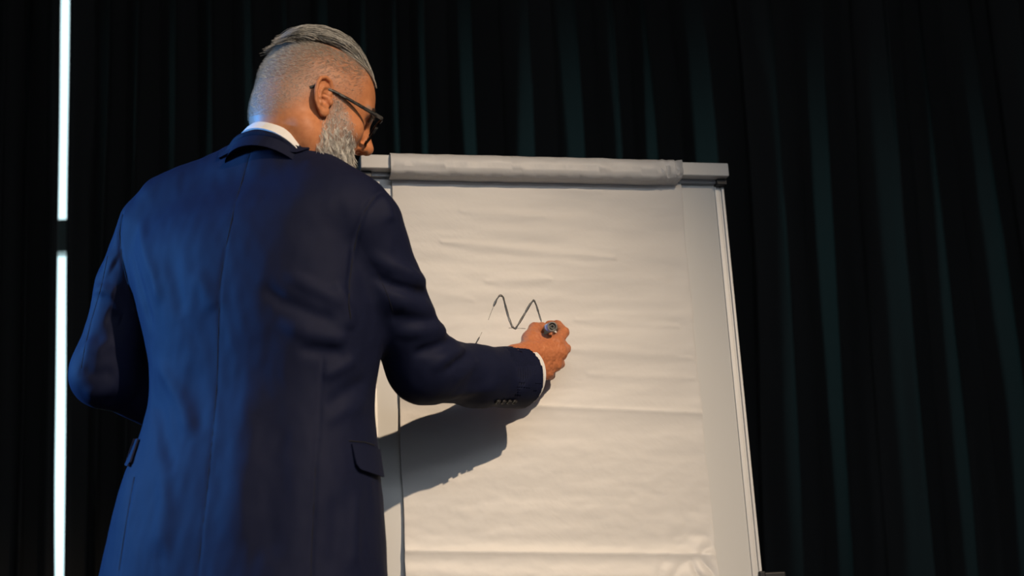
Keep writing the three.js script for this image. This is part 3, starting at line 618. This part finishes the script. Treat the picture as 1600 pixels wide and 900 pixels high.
function handField(wrist, wr, fingers, thumb) {
  return (p) => {
    let palm = 9;
    fingers.forEach((f, i) => { palm = smin(palm, caps(p, wrist[i], f[0][0], wr, f[0][1]), 0.013); });
    palm = smin(palm, caps(p, wrist[0], thumb[0][0], wr, thumb[0][1]), 0.014);
    let t = 9; for (let i = 0; i < thumb.length - 1; i++) t = smin(t, caps(p, thumb[i][0], thumb[i + 1][0], thumb[i][1], thumb[i + 1][1]), 0.004);
    palm = smin(palm, t, 0.010); palm = smin(palm, caps(p, thumb[1][0], fingers[0][0][0], 0.013, 0.013), 0.012); palm = smin(palm, caps(p, thumb[0][0], fingers[1][0][0], 0.014, 0.012), 0.012);
    let all = 9;
    fingers.forEach((f) => { let d = 9; for (let i = 0; i < 3; i++) d = smin(d, caps(p, f[i][0], f[i + 1][0], f[i][1], f[i + 1][1]), 0.003); all = smin(all, d, 0.0015); });
    let d = smin(palm, all, 0.007);
    // tendons and knuckle creases
    if (Math.abs(d) < 0.02) { fingers.forEach((f, i) => { const [q] = segDist2(p.x, p.y, p.z, f[0][0].clone().lerp(wrist[i], 0.08), f[0][0].clone().lerp(wrist[i], 0.75)); d -= 0.0006 * Math.exp(-q / 0.00022); }); d -= 0.0006 * noise3(p.x * 110, p.y * 110, p.z * 110) + 0.0003 * noise3(p.x * 300, p.y * 300, p.z * 300); }
    return d;
  };
}
const wOff = [-15, -5, 6, 17].map((k) => P(806, 570 + k, 2.592));
const handR = handField(wOff, 0.0165, HAND_R, THUMB_R);
{
  const c = P(845, 550, 2.66);
  const cutn = dCu, cutp = cuR.clone().addScaledVector(dCu, -0.035);
  const g = meshField((p) => { const e = (cutp.x - p.x) * cutn.x + (cutp.y - p.y) * cutn.y + (cutp.z - p.z) * cutn.z; return smax(smin(handR(p), caps(p, wristR, wristR.clone().addScaledVector(dCu, -0.06), 0.031, 0.032), 0.012), e, 0.002); },
    c.clone().add(V(-0.10, -0.085, -0.12)), c.clone().add(V(0.085, 0.085, 0.12)), 0.0018);
  bodyGeos.push(skinColor(g, (q) => { const m = mottled(q); return [m[0] * 0.86, m[1] * 0.76, m[2] * 0.74]; }));
}
// left hand, relaxed in front of him
{
  const side = V(0, 0, 0).crossVectors(dCuL, V(0, 1, 0)).normalize(), w0 = cuL.clone().addScaledVector(dCuL, 0.0), J = (a, s, u) => w0.clone().addScaledVector(dCuL, a).addScaledVector(side, u).add(V(0, s, 0));
  const fingers = [0.03, 0.01, -0.01, -0.028].map((s, i) => { const l = [1, 1.06, 1, 0.82][i]; return [[J(0.095, s, 0), 0.0115], [J(0.095 + 0.04 * l, s * 0.95, 0.012), 0.0098], [J(0.095 + 0.058 * l, s * 0.9, 0.032), 0.009], [J(0.095 + 0.055 * l, s * 0.9, 0.052), 0.008]]; });
  const thumb = [[J(0.03, 0.02, 0.008), 0.015], [J(0.06, 0.042, 0.016), 0.0135], [J(0.088, 0.05, 0.026), 0.0115], [J(0.108, 0.048, 0.036), 0.0095]];
  const wl = [0.014, 0.005, -0.005, -0.014].map((s) => J(-0.01, s, 0)), f = handField(wl, 0.016, fingers, thumb), c = J(0.06, 0, 0.02);
  const g = meshField((p) => smin(f(p), caps(p, J(-0.06, 0, 0), J(-0.005, 0, 0), 0.03, 0.03), 0.012), c.clone().add(V(-0.14, -0.1, -0.14)), c.clone().add(V(0.14, 0.12, 0.14)), 0.003);
  bodyGeos.push(skinColor(g, (q) => mottled(q)));
}
// the rest of the body, under the clothes
const hipY = 0.90, mid = row(hipY, { x: 0, z: 0, a: 0, b: 0 }), hipC = V(mid.x, hipY, mid.z);
const legs = [1, -1].map((s) => {
  const hip = hipC.clone().addScaledVector(TR, s * 0.095), knee = hip.clone().setY(0.5).addScaledVector(TR, s * 0.015).addScaledVector(TF, 0.015), ank = knee.clone().setY(0.09).addScaledVector(TR, s * 0.012).addScaledVector(TF, -0.03);
  return [hip, knee, ank];
});
{
  const chestC = V(row(1.3, _r).x, 1.3, _r.z), f = (p) => {
    let d = caps(p, hipC, chestC, 0.09, 0.1); d = smin(d, caps(p, P(440, 300, 2.42), chestC, 0.05, 0.09), 0.05);
    d = smin(d, caps(p, P(446, 262, 2.425), P(440, 300, 2.42), 0.05, 0.05), 0.03);
    for (const [a, b, ra, rb] of [[shR, upR, 0.045, 0.042], [upR, elR, 0.042, 0.038], [elR, foR, 0.038, 0.034], [foR, cuRin, 0.034, 0.03], [shL, upL, 0.045, 0.042], [upL, elL, 0.042, 0.036], [elL, cuLin, 0.036, 0.03], [chestC, shR, 0.06, 0.045], [chestC, shL, 0.06, 0.045]]) d = smin(d, caps(p, a, b, ra, rb), 0.02);
    for (const [a, b, c] of legs) { d = smin(d, caps(p, a, b, 0.075, 0.05), 0.03); d = smin(d, caps(p, b, c, 0.05, 0.035), 0.02); }
    return d;
  };
  bodyGeos.push(skinColor(meshField(f, V(-1.0, 0.04, -2.95), V(0.15, 1.62, -2.0), 0.012), () => SKIN));
}
const man = thing('person', 'man in a navy suit with grey beard and glasses writing on the flipchart', 'person', V(hipC.x, 0, hipC.z));
const skinMat = phy(lin(1, 1, 1), 0.48, { vertexColors: true, specularIntensity: 0.5 });
part('body', mergeGeometries(bodyGeos), skinMat, man, 'tanned skin of head, neck and hands');
// ---- jacket
const weave = tex(256, (u, v, x, y) => { const q = 0.86 + 0.05 * ((x >> 1) % 2) + 0.05 * ((y >> 1) % 2) + 0.10 * (rnd() - 0.5) + 0.05 * noise3(u * 2, v * 90, 2) + 0.04 * noise3(u * 90, v * 2, 7); return [q, q, q]; }, false, 9, 9);
const weaveBump = tex(256, (u, v, x, y) => { const q = 0.5 + 0.2 * (((x >> 1) + (y >> 1)) % 2 - 0.5) + 0.4 * (rnd() - 0.5); return [q, q, q]; }, false, 9, 9);
const NAVY = lin(0.0058, 0.0085, 0.029);
const cloth = phy(NAVY, 0.72, { map: weave, bumpMap: weaveBump, bumpScale: 0.00018, sheen: 0.15, sheenRoughness: 0.4, sheenColor: lin(0.03, 0.05, 0.14), specularIntensity: 0.3 });
const thread = std(lin(0.002, 0.0025, 0.006), 1);
const jk = part('jacket', meshField(jacket, V(-1.0, HEM - 0.02, -2.98), V(0.12, 1.62, -2.0), 0.0042, 1.6), cloth, man, 'navy blue suit jacket');
{
  const seam = (pts, r = 0.0008, sink = 0.0) => { const q = []; for (let i = 0; i < pts.length - 1; i++) for (let k = 0; k < 4; k++) { const t = k / 4, h = onJW(mix(pts[i][0], pts[i + 1][0], t), mix(pts[i][1], pts[i + 1][1], t)); if (h) q.push(h.addScaledVector(grad(jacketBase, h, 0.004), -r * 0.2)); } if (q.length > 3) part('seam', tube(q, r, q.length * 3, 5), thread, jk); };
  seam(SEAM_BACK.slice(0, -1), 0.0007); seam(SEAM_ARM_R.slice(1), 0.0012); seam(SEAM_ARM_L.slice(1), 0.0012); seam(SEAM_SLV_R, 0.0006); seam(SEAM_SLV_L, 0.0006); seam(VENT_R.slice(3), 0.001); seam(VENT_L, 0.001);
  // pocket flaps: patches lifted off the cloth
  const flap = (tl, tr, brr, bl, label) => {
    const rows = [], N = 14; for (let j = 0; j <= N; j++) { const r = []; for (let i = 0; i <= N; i++) {
      const s = i / N, t = j / N; let x = mix(mix(tl[0], tr[0], s), mix(bl[0], brr[0], s), t), y = mix(mix(tl[1], tr[1], s), mix(bl[1], brr[1], s), t);
      const cr = 0.16, ex = Math.max(0, cr - s) / cr, ey = Math.max(0, t - 1 + cr) / cr; if (ex > 0 && ey > 0) { y -= (bl[1] - tl[1]) * cr * ex * ex * ey * 0.8; }
      const h = onJ(x, y); r.push(h ?? rows[j - 1]?.[i] ?? r[i - 1]); } rows.push(r); }
    const nrm = rows.map((r) => r.map((p) => grad(jacketBase, p, 0.004)));
    const o = rows.map((r, j) => r.map((p, i) => p.clone().addScaledVector(nrm[j][i], 0.0035 + 0.0035 * j / N))), inn = rows.map((r, j) => r.map((p, i) => p.clone().addScaledVector(nrm[j][i], 0.0010 + 0.003 * j / N)));
    const loop = o.map((r, j) => [...r, ...inn[j].reverse()]);
    const capsE = [sweep([loop[0].slice(0, N + 1), loop[0].slice(N + 1).reverse()]), sweep([loop[N].slice(N + 1).reverse(), loop[N].slice(0, N + 1)])];
    part('pocket_flap', toCreasedNormals(mergeGeometries([sweep(loop, true), ...capsE]), 0.9), cloth, jk, label);
  };
  flap([548, 694], [591, 702], [594, 746], [554, 733]); flap([218, 686], [207, 688], [196, 727], [206, 731]);
  seam([[545, 689], [570, 691], [590, 697]], 0.0012);
  const bm2 = std(lin(0.007, 0.006, 0.006), 0.45);
  for (const x of [777, 786, 795, 803]) {
    const h = onJW(x, 627), n = grad(jacketBase, h, 0.003); const g = new THREE.LatheGeometry([[0.0001, 0.0012], [0.003, 0.0012], [0.0042, 0.0024], [0.0054, 0.0024], [0.0058, 0.001], [0.0052, -0.001], [0.0001, -0.001]].map((a) => new THREE.Vector2(...a)).reverse(), 20);
    g.applyQuaternion(new THREE.Quaternion().setFromUnitVectors(V(0, 1, 0), n)).translate(h.x + n.x * 0.0006, h.y + n.y * 0.0006, h.z + n.z * 0.0006);
    part('button', g, bm2, jk, 'dark horn sleeve button');
  }
}
// ---- collars: bands around the neck
function band(c, right, fwd, up, prof, a0, a1, rx, ry, wob) {
  const rows = [], N = 90;
  for (let i = 0; i <= N; i++) {
    const f = mix(a0, a1, i / N) * D2R, r = [];
    for (const [o, h] of prof(f)) { const e = V(0, 0, 0).addScaledVector(right, Math.sin(f) * (rx + o)).addScaledVector(fwd, -Math.cos(f) * (ry + o)).addScaledVector(up, h); r.push(e.add(c)); }
    rows.push(r);
  }
  return toCreasedNormals(sweep(rows, true), 0.8);
}
// each band is a tilted ring: yaw, forward tilt and sideways tilt in degrees
const ringFrame = (yaw, tilt, roll) => {
  const y = yaw * D2R, t = tilt * D2R, o = roll * D2R, r = V(Math.cos(y), 0, Math.sin(y)).multiplyScalar(Math.cos(o)).add(V(0, -Math.sin(o), 0)), f = V(Math.sin(y), 0, -Math.cos(y)).multiplyScalar(Math.cos(t)).add(V(0, -Math.sin(t), 0));
  return [r, f, V(0, 0, 0).crossVectors(r, f).normalize()];
};
const [sR1, cF, cU1] = ringFrame(20.9, 43.9, 11.3), [jR, jF, jU] = ringFrame(17, 35.6, 5.7);
const shirtMat = phy(lin(0.78, 0.77, 0.74), 0.7, { bumpMap: weaveBump, bumpScale: 0.0001, sheen: 0.2 });
const shirt = part('shirt_collar', band(P(440, 242, 2.393), sR1, cF, cU1, (f) => [[0.002, -0.026], [0.002, -0.01], [0.0005, -0.001], [-0.001, 0.0005], [-0.0025, -0.001], [-0.001, -0.01], [-0.001, -0.026]], -178, 178, 0.0655, 0.0685), shirtMat, man, 'white shirt collar');
{   // folded collar: rises at the neck, then lies down on the shoulders
  const c = P(429.4, 261, 2.393), rows = [], N = 110;
  for (let i = 0; i <= N; i++) {
    const f = mix(-75, 72, i / N) * D2R, out = V(0, 0, 0).addScaledVector(jR, Math.sin(f)).addScaledVector(jF, -Math.cos(f)).normalize(), w = Math.abs(f) / Math.PI, o = 0.004 + 0.02 * w * w;
    const top = c.clone().addScaledVector(jR, Math.sin(f) * (0.0735 + o)).addScaledVector(jF, -Math.cos(f) * (0.0765 + o)).addScaledVector(jU, -0.002), r = [];
    const end = sstep(0, 30, Math.min((f / D2R + 75) * 2, 72 - f / D2R)) * 0.97 + 0.03;
    const drop = (k0, lift) => {
      const k = k0 * end, p = top.clone().addScaledVector(out, k * 0.5).addScaledVector(jU, -k * 0.85), w = sstep(0.004, 0.02, k0);
      for (let m = 0; m < 4; m++) { const d = jacketBase(p) - lift; p.addScaledVector(grad(jacketBase, p, 0.004), -d * (d < 0 ? 1 : w)); }
      return p;
    };
    const ins = (p, k) => p.clone().addScaledVector(out, -k);
    for (const k of [0.026, 0.022, 0.017, 0.012, 0.007, 0.003]) r.push(drop(k, 0.0045));
    r.push(ins(top, -0.0012).addScaledVector(jU, 0.0018), ins(top, 0.0012).addScaledVector(jU, 0.0018), ins(top, 0.0035).addScaledVector(jU, -0.002), ins(top, 0.004).addScaledVector(jU, -0.03), drop(0.024, -0.004), drop(0.026, 0.0));
    rows.push(r);
  }
  part('collar', toCreasedNormals(sweep(rows, true), 0.9), cloth, jk, 'folded jacket collar at the neck');
}
{
  const e1 = V(0, 1, 0).addScaledVector(dCu, -dCu.y).normalize(), e2 = V(0, 0, 0).crossVectors(dCu, e1), rows = [];
  for (const [o, r] of [[-0.03, 0.0475], [0.012, 0.0525], [0.0135, 0.052], [0.0135, 0.051], [0.012, 0.0505], [-0.03, 0.0455]]) { const q = []; for (let i = 0; i < 60; i++) { const f = i / 60 * 2 * Math.PI, rr2 = r * (1 + 0.02 * Math.sin(f * 2 + 1)); q.push(cuR.clone().addScaledVector(dCu, o + 0.003 * Math.cos(f)).addScaledVector(e1, Math.cos(f) * rr2).addScaledVector(e2, Math.sin(f) * rr2)); } rows.push(q); }
  part('shirt_cuff', toCreasedNormals(sweep(rows, true), 0.8), shirtMat, man, 'white shirt cuff');
  const rows2 = [], u1 = V(0, 1, 0).addScaledVector(dCuL, -dCuL.y).normalize(), u2 = V(0, 0, 0).crossVectors(dCuL, u1);
  for (const [o, r] of [[-0.03, 0.041], [0.012, 0.043], [0.0135, 0.0425], [0.012, 0.041], [-0.03, 0.039]]) { const q = []; for (let i = 0; i < 40; i++) { const f = i / 40 * 2 * Math.PI; q.push(cuL.clone().addScaledVector(dCuL, o).addScaledVector(u1, Math.cos(f) * r).addScaledVector(u2, Math.sin(f) * r)); } rows2.push(q); }
  part('shirt_cuff', sweep(rows2, true), shirtMat, man, 'white shirt cuff');
}
// ---- trousers and shoes
{
  const f = (p) => { let d = caps(p, hipC.clone().add(V(0, 0.02, 0)).addScaledVector(TR, -0.05), hipC.clone().add(V(0, 0.02, 0)).addScaledVector(TR, 0.05), 0.105, 0.105);
    for (const [a, b, c] of legs) { d = smin(d, caps(p, a, b, 0.095, 0.075), 0.03); d = smin(d, smax(caps(p, b, c, 0.075, 0.07), 0.07 - p.y, 0.004), 0.03); }
    return d - 0.002 * noise3(p.x * 10, p.y * 6, p.z * 10); };
  part('trousers', meshField(f, hipC.clone().add(V(-0.32, -0.86, -0.3)), hipC.clone().add(V(0.32, 0.16, 0.3)), 0.009), cloth, man, 'navy suit trousers');
  const leather = phy(lin(0.02, 0.012, 0.008), 0.3, { clearcoat: 0.4 });
  for (const [, , a] of legs) {
    const heel = a.clone().setY(0.045).addScaledVector(TF, -0.04), ball = a.clone().setY(0.035).addScaledVector(TF, 0.12), toe = a.clone().setY(0.03).addScaledVector(TF, 0.2);
    const sf = (p) => smax(smin(smin(caps(p, heel, ball, 0.04, 0.042), caps(p, ball, toe, 0.042, 0.03), 0.02), caps(p, a.clone().setY(0.06), a.clone().setY(0.09), 0.045, 0.04), 0.03), 0.002 - p.y, 0.004);
    part('shoe', meshField(sf, a.clone().add(V(-0.3, -0.1, -0.3)), a.clone().add(V(0.3, 0.08, 0.3)), 0.006), leather, man, 'dark leather shoe');
  }
}
// ---------------------------------------------------------------- hair, beard, glasses, marker
function strands(list) {   // each {pts, r0, r1, c}: three-sided tapering tubes in one geometry
  let nv = 0, ni = 0; for (const s of list) { nv += s.pts.length * 3; ni += (s.pts.length - 1) * 18; }
  const pos = new Float32Array(nv * 3), col = new Float32Array(nv * 3), idx = new Uint32Array(ni); let v = 0, k = 0; const d = V(0, 0, 0), a = V(0, 0, 0), b = V(0, 0, 0);
  for (const s of list) {
    const n = s.pts.length, v0 = v;
    for (let i = 0; i < n; i++) {
      d.subVectors(s.pts[Math.min(i + 1, n - 1)], s.pts[Math.max(i - 1, 0)]).normalize(); a.set(d.y, d.z, d.x).cross(d).normalize(); b.crossVectors(d, a);
      const r = mix(s.r0, s.r1, i / (n - 1));
      for (let j = 0; j < 3; j++) { const c = Math.cos(j * 2.0944) * r, e = Math.sin(j * 2.0944) * r; pos[v * 3] = s.pts[i].x + a.x * c + b.x * e; pos[v * 3 + 1] = s.pts[i].y + a.y * c + b.y * e; pos[v * 3 + 2] = s.pts[i].z + a.z * c + b.z * e; col[v * 3] = s.c[0]; col[v * 3 + 1] = s.c[1]; col[v * 3 + 2] = s.c[2]; v++; }
    }
    for (let i = 0; i < n - 1; i++) for (let j = 0; j < 3; j++) { const p = v0 + i * 3 + j, q = v0 + i * 3 + (j + 1) % 3; idx[k++] = p; idx[k++] = q; idx[k++] = q + 3; idx[k++] = p; idx[k++] = q + 3; idx[k++] = p + 3; }
  }
  const g = new THREE.BufferGeometry(); g.setAttribute('position', new THREE.BufferAttribute(pos, 3)); g.setAttribute('color', new THREE.BufferAttribute(col, 3)); g.setIndex(new THREE.BufferAttribute(idx, 1)); g.computeVertexNormals(); return g;
}
const hairMat = phy(lin(1, 1, 1), 0.5, { vertexColors: true, specularIntensity: 0.6 });
const grey = (lo = 0.16, hi = 0.5, warm = 0.9) => { const g = mix(lo, hi, Math.pow(rnd(), 1.1)); return [g, g * mix(1, 0.95, warm), g * mix(1, 0.84, warm)]; };
const toSkin = (q, off) => { for (let i = 0; i < 3; i++) { const d = headLocal(q) - off, n = hgrad(q); q.addScaledVector(n, -d); } return q; };
const hgrad = (q, e = 0.0015) => { const t = V(0, 0, 0), g = (x, y, z) => headLocal(t.set(q.x + x, q.y + y, q.z + z)); return V(g(e, 0, 0) - g(-e, 0, 0), g(0, e, 0) - g(0, -e, 0), g(0, 0, e) - g(0, 0, -e)).normalize(); };
// long hair on top grows from this patch and is combed back
const hairTop = (x, z) => {   // half width of the long patch at a fore-aft place
  if (x > 0.088 || x < -0.075) return -1; return 0.05 - 0.018 * sstep(0.03, 0.088, x) - 0.008 * sstep(-0.03, -0.075, x);
};
{
  const L = [];
  for (let i = 0; i < 6500; i++) {
    const x = rr(-0.07, 0.086), w = hairTop(x), z = rr(-1, 1) * w; if (w < 0) continue;
    const q = V(x, 0.14, z); let ok = true; for (let k = 0; k < 60; k++) { const d = headLocal(q); if (d < 0.0004) break; q.y -= d * 0.8; if (q.y < 0.02) { ok = false; break; } }
    if (!ok) continue;
    const len = mix(0.085, 0.042, sstep(0.02, -0.07, x)) * rr(0.75, 1.1), n = 9, pts = [], step = len / (n - 1);
    const lift = 0.003 + (0.006 + 0.013 * rnd()) * sstep(0.092, 0.045, Math.abs(x)) + 0.004 * Math.sin(z * 90 + x * 25), side = 0.28 * Math.sin(z * 70 + x * 18) + 0.25 * (rnd() - 0.5) + 0.10 * Math.sign(z);
    const clump = 0.5 + 0.5 * Math.sin(z * 760 + 2.2 * noise3(x * 22, z * 22, 5) + x * 50), cl = Math.pow(clump, 1.4);
    for (let k = 0; k < n; k++) {
      const t = k / (n - 1), h = hgrad(q), off = (lift * Math.sin(Math.min(1, t * 1.5 + 0.1) * Math.PI / 2) + 0.0035 * clump) * (1 - 0.35 * t * t) + 0.0008;
      pts.push(q.clone().addScaledVector(h, off));
      const dir = V(-1, 0.0, side * (1 - t) - 0.1 * side * t).addScaledVector(h, 0); dir.addScaledVector(h, -dir.dot(h)).normalize();
      q.addScaledVector(dir, step); toSkin(q, 0);
      if (q.x < -0.085) { // leaves the skull at the back and stands off a little
        for (let m = k + 1; m < n; m++) pts.push(pts[m - 1].clone().addScaledVector(V(-0.75, -0.62, 0).normalize(), step * rr(0.7, 1.0))); break; }
    }
    L.push({ pts: pts.map((p) => p.applyMatrix4(hMat)), r0: 0.00042, r1: 0.00015, c: grey(0.07 + 0.22 * cl, 0.28 + 0.62 * cl, 1.0) });
  }
  const hair = part('hair', strands(L), hairMat, man, 'grey hair combed back on top');
  hair.userData.kind = 'stuff';
  // clipped sides
  const S = [];
  for (let i = 0; i < 30000; i++) {
    const th = rr(0, 2 * Math.PI), y = rr(-0.06, 0.125), q = V(Math.cos(th) * 0.12 - 0.01, y, Math.sin(th) * 0.1);
    let ok = false; const dirIn = V(-q.x - 0.01, (0.03 - y) * 0.4, -q.z).normalize(); for (let k = 0; k < 40; k++) { const d = headLocal(q); if (d < 0.0004) { ok = true; break; } q.addScaledVector(dirIn, d * 0.8); } if (!ok) continue;
    const s = stub(q.x, q.y, q.z); if (rnd() > s * (0.4 + 0.6 * Math.max(sstep(0.0, -0.08, q.x), sstep(0.05, 0.1, q.y)))) continue;
    const ez = Math.abs(q.z); if (q.y < 0.035 && q.y > -0.03 && q.x > -0.014 && q.x < 0.016 && ez > 0.05) continue;   // the ear
    
    const h = hgrad(q), back = sstep(0.02, -0.09, q.x), up = sstep(0.03, 0.09, q.y), len = mix(0.0022, 0.009, Math.max(back * 0.8 * sstep(0.0, 0.05, q.y), up)) * rr(0.7, 1.3);
    const dn = V(-0.7, -0.55, rr(-0.25, 0.25)).addScaledVector(h, 0.55 + rr(-0.1, 0.25)).normalize();
    S.push({ pts: [q.clone(), q.clone().addScaledVector(dn, len)].map((p) => p.applyMatrix4(hMat)), r0: 0.00016, r1: 0.00008, c: grey(0.36, 0.85, 1) });
  }
  part('clipped_hair', strands(S), hairMat, hair, 'closely clipped grey hair at the sides').userData.kind = 'stuff';
  // beard
  const Bd = [];
  for (let i = 0; i < 16000; i++) {
    const th = rr(-2.0, 2.0), y = rr(-0.135, 0.03), q = V(Math.cos(th) * 0.13 + 0.02, y, Math.sin(th) * 0.1), dirIn = V(0.02 - q.x, 0, -q.z).normalize();
    let ok = false; for (let k = 0; k < 40; k++) { const d = headLocal(q); if (d < 0.0004) { ok = true; break; } q.addScaledVector(dirIn, d * 0.8); if (q.length() > 0.3) break; } if (!ok) continue;
    const m = beardMask(q.x, q.y, q.z); if (rnd() > m * (0.5 + 0.6 * sstep(0.005, -0.055, q.y))) continue;
    const chin = sstep(0.035, 0.085, q.x) * sstep(-0.03, -0.08, q.y), h = hgrad(q), len = mix(0.004, 0.0125, sstep(0.0, -0.06, q.y)) * mix(1, 2.3, chin) * rr(0.6, 1.25);
    const curl = 0.9 * noise3(q.x * 60, q.y * 60, q.z * 60) + rr(-0.25, 0.25), pts = [], n = 5, dir = V(0.18 + curl * 0.35 + chin * 0.1, -0.9, curl * 0.45).addScaledVector(h, 0.42); dir.normalize();
    const tw = V(noise3(q.x * 80, q.y * 80, 4) * 1.6, rr(-0.3, 0.3), noise3(q.x * 80, q.y * 80, 9) * 1.4 + rr(-0.4, 0.4)); const p = q.clone();
    for (let k = 0; k < n; k++) { pts.push(p.clone()); p.addScaledVector(dir, len / (n - 1)); dir.addScaledVector(tw, 0.22).addScaledVector(h, -0.06).normalize(); }
    Bd.push({ pts: pts.map((a) => a.applyMatrix4(hMat)), r0: 0.00036, r1: 0.00016, c: grey(0.5, 1.0, 0.75).map((v) => v * (0.92 + 0.35 * noise3(q.x * 150, q.y * 110, q.z * 150))) });
  }
  part('beard', strands(Bd), hairMat, man, 'short full grey beard').userData.kind = 'stuff';
  const E = [];
  for (const s of [1, -1]) for (let i = 0; i < 260; i++) { const q = toSkin(V(0.088, 0.037 + rr(-0.004, 0.004), s * rr(0.012, 0.05)), 0), h = hgrad(q); E.push({ pts: [q.clone(), q.clone().addScaledVector(V(0, -0.2, s * 0.9).addScaledVector(h, 0.5).normalize(), rr(0.005, 0.009))].map((a) => a.applyMatrix4(hMat)), r0: 0.0002, r1: 0.0001, c: grey(0.1, 0.3, 1) }); }
  part('eyebrows', strands(E), hairMat, man, 'grey eyebrows').userData.kind = 'stuff';
}
// ---- glasses
{
  const t = thing('eyeglasses', 'black framed eyeglasses worn by the man', 'glasses', H(0.098, 0.02, 0));
  const black = phy(lin(0.006, 0.006, 0.0065), 0.38, { specularIntensity: 0.5 }), metal = std(lin(0.7, 0.7, 0.7), 0.25, { metalness: 1 });
  const tilt = 10 * D2R, fx = 0.112, G = (y, z) => { const a = V(fx - 0.0 - Math.abs(z) * 0.10 - (0.02 - y) * Math.tan(tilt), y, z); return a.applyMatrix4(hMat); };
  const rim = (s, k, n = 44) => { const q = []; for (let i = 0; i < n; i++) { const f = i / n * 2 * Math.PI, c = Math.cos(f), e = Math.sin(f), pw = 2 / 2.7; q.push([0.006 + 0.0185 * k * Math.sign(e) * Math.pow(Math.abs(e), pw), s * (0.0335 + 0.0255 * k * Math.sign(c) * Math.pow(Math.abs(c), pw))]); } return q; };
  const geos = [];
  for (const s of [1, -1]) {
    const o = rim(s, 1.1), i2 = rim(s, 0.96), N = o.length, rows = [];
    const mk = (l, dx) => l.map(([y, z]) => G(y, z).addScaledVector(HF, dx));
    const loops = [mk(o, -0.002), mk(o, 0.0022), mk(i2, 0.0022), mk(i2, -0.002), mk(o, -0.002)];
    for (const l of loops) rows.push(l); geos.push(toCreasedNormals(sweep(rows, true), 0.8));
  }
  geos.push(new THREE.TubeGeometry(new THREE.CatmullRomCurve3([G(0.010, 0.0075), G(0.0125, 0).addScaledVector(HF, 0.001), G(0.010, -0.0075)]), 12, 0.0022, 8).toNonIndexed());
  for (const s of [1, -1]) geos.push(bar(G(0.0175, s * 0.06), G(0.0185, s * 0.0755), 0.007, 0.004, HU, 0.0015).toNonIndexed());
  const attrs = geos.map((g) => { const q = g.index ? g.toNonIndexed() : g; for (const k of Object.keys(q.attributes)) if (!['position', 'normal', 'uv'].includes(k)) q.deleteAttribute(k); return q; });
  part('frame', mergeGeometries(attrs), black, t, 'thick black front frame');
  const lensMat = phy(lin(1, 1, 1), 0.03, { transmission: 1, thickness: 0, ior: 1.5 });
  for (const s of [1, -1]) {
    const q = rim(s, 0.97), c = G(0.006, s * 0.0335), rows = [q.map(([y, z]) => G(y, z).addScaledVector(HF, 0.0006)), q.map(([y, z]) => G(mix(y, 0.006, 0.5), mix(z, s * 0.0335, 0.5)).addScaledVector(HF, 0.0011)), q.map(() => c.clone().addScaledVector(HF, 0.0013))];
    part('lens', sweep(rows, true), lensMat, t);
    const hinge = V(fx - 0.0755 * 0.10, 0.0185, s * 0.0765), tp = [hinge, V(0.07, 0.0215, s * 0.0775), V(0.03, 0.0245, s * 0.0785), V(0.0, 0.026, s * 0.0765), V(-0.018, 0.0235, s * 0.0755), V(-0.030, 0.016, s * 0.0735)].map((a) => a.applyMatrix4(hMat));
    const cv = new THREE.CatmullRomCurve3(tp), rows2 = [], N = 40;
    for (let i = 0; i <= N; i++) { const p = cv.getPoint(i / N), d = cv.getTangent(i / N), sd = HR, u = V(0, 0, 0).crossVectors(sd, d).normalize(), hh = mix(0.0033, 0.0024, sstep(0, 0.5, i / N)), r = []; for (const [a, b] of [[1, 0.6], [0.6, 1], [-0.6, 1], [-1, 0.6], [-1, -0.6], [-0.6, -1], [0.6, -1], [1, -0.6]]) r.push(p.clone().addScaledVector(u, a * hh).addScaledVector(sd, b * 0.0013)); rows2.push(r); }
    rows2.unshift(rows2[0].map(() => cv.getPoint(0))); rows2.push(rows2[rows2.length - 1].map(() => cv.getPoint(1)));
    const tm = part('temple', toCreasedNormals(sweep(rows2, true), 0.8), black, t, 'black temple arm');
    part('rivet', new THREE.SphereGeometry(0.0011, 10, 8).translate(...hinge.clone().add(V(-0.004, 0.0, s * 0.0016)).applyMatrix4(hMat).toArray()), metal, tm);
  }
}
// ---- marker in the hand
{
  const tip = onBoard(849, 516, 0.0015), end = P(863, 510.5, 2.628), d = end.clone().sub(tip), L = d.length(); d.normalize();
  const t = thing('marker_pen', 'thick black and pale blue marker pen held in the right hand', 'marker', tip);
  const q = new THREE.Quaternion().setFromUnitVectors(V(0, 1, 0), d), put = (pr, n = 28) => new THREE.LatheGeometry(pr.map((a) => new THREE.Vector2(...a)), n).applyQuaternion(q).translate(tip.x, tip.y, tip.z);
  const black = phy(lin(0.02, 0.02, 0.02), 0.3), pale = phy(lin(0.35, 0.62, 0.72), 0.3), greyM = std(lin(0.2, 0.19, 0.17), 0.45);
  part('nib', put([[0.0001, 0.0], [0.002, 0.0005], [0.0028, 0.004], [0.003, 0.012], [0.0001, 0.012]]), std(lin(0.01, 0.01, 0.01), 0.9), t);
  part('barrel', put([[0.0001, 0.009], [0.0045, 0.009], [0.0055, 0.016], [0.0085, 0.024], [0.009, 0.03], [0.009, L - 0.016], [0.0001, L - 0.016]]), pale, t, 'pale blue barrel');
  part('end_plug', put([[0.0001, L - 0.018], [0.0094, L - 0.018], [0.0097, L - 0.014], [0.0097, L - 0.0015], [0.0088, L], [0.0068, L], [0.0062, L - 0.004], [0.0045, L - 0.004], [0.004, L - 0.001], [0.0024, L - 0.001], [0.0018, L - 0.006], [0.0001, L - 0.006]]), greyM, t, 'dark ringed end plug');
}
scene.traverse((o) => { if (o.isMesh) shade(o); });
renderer.render(scene, camera);
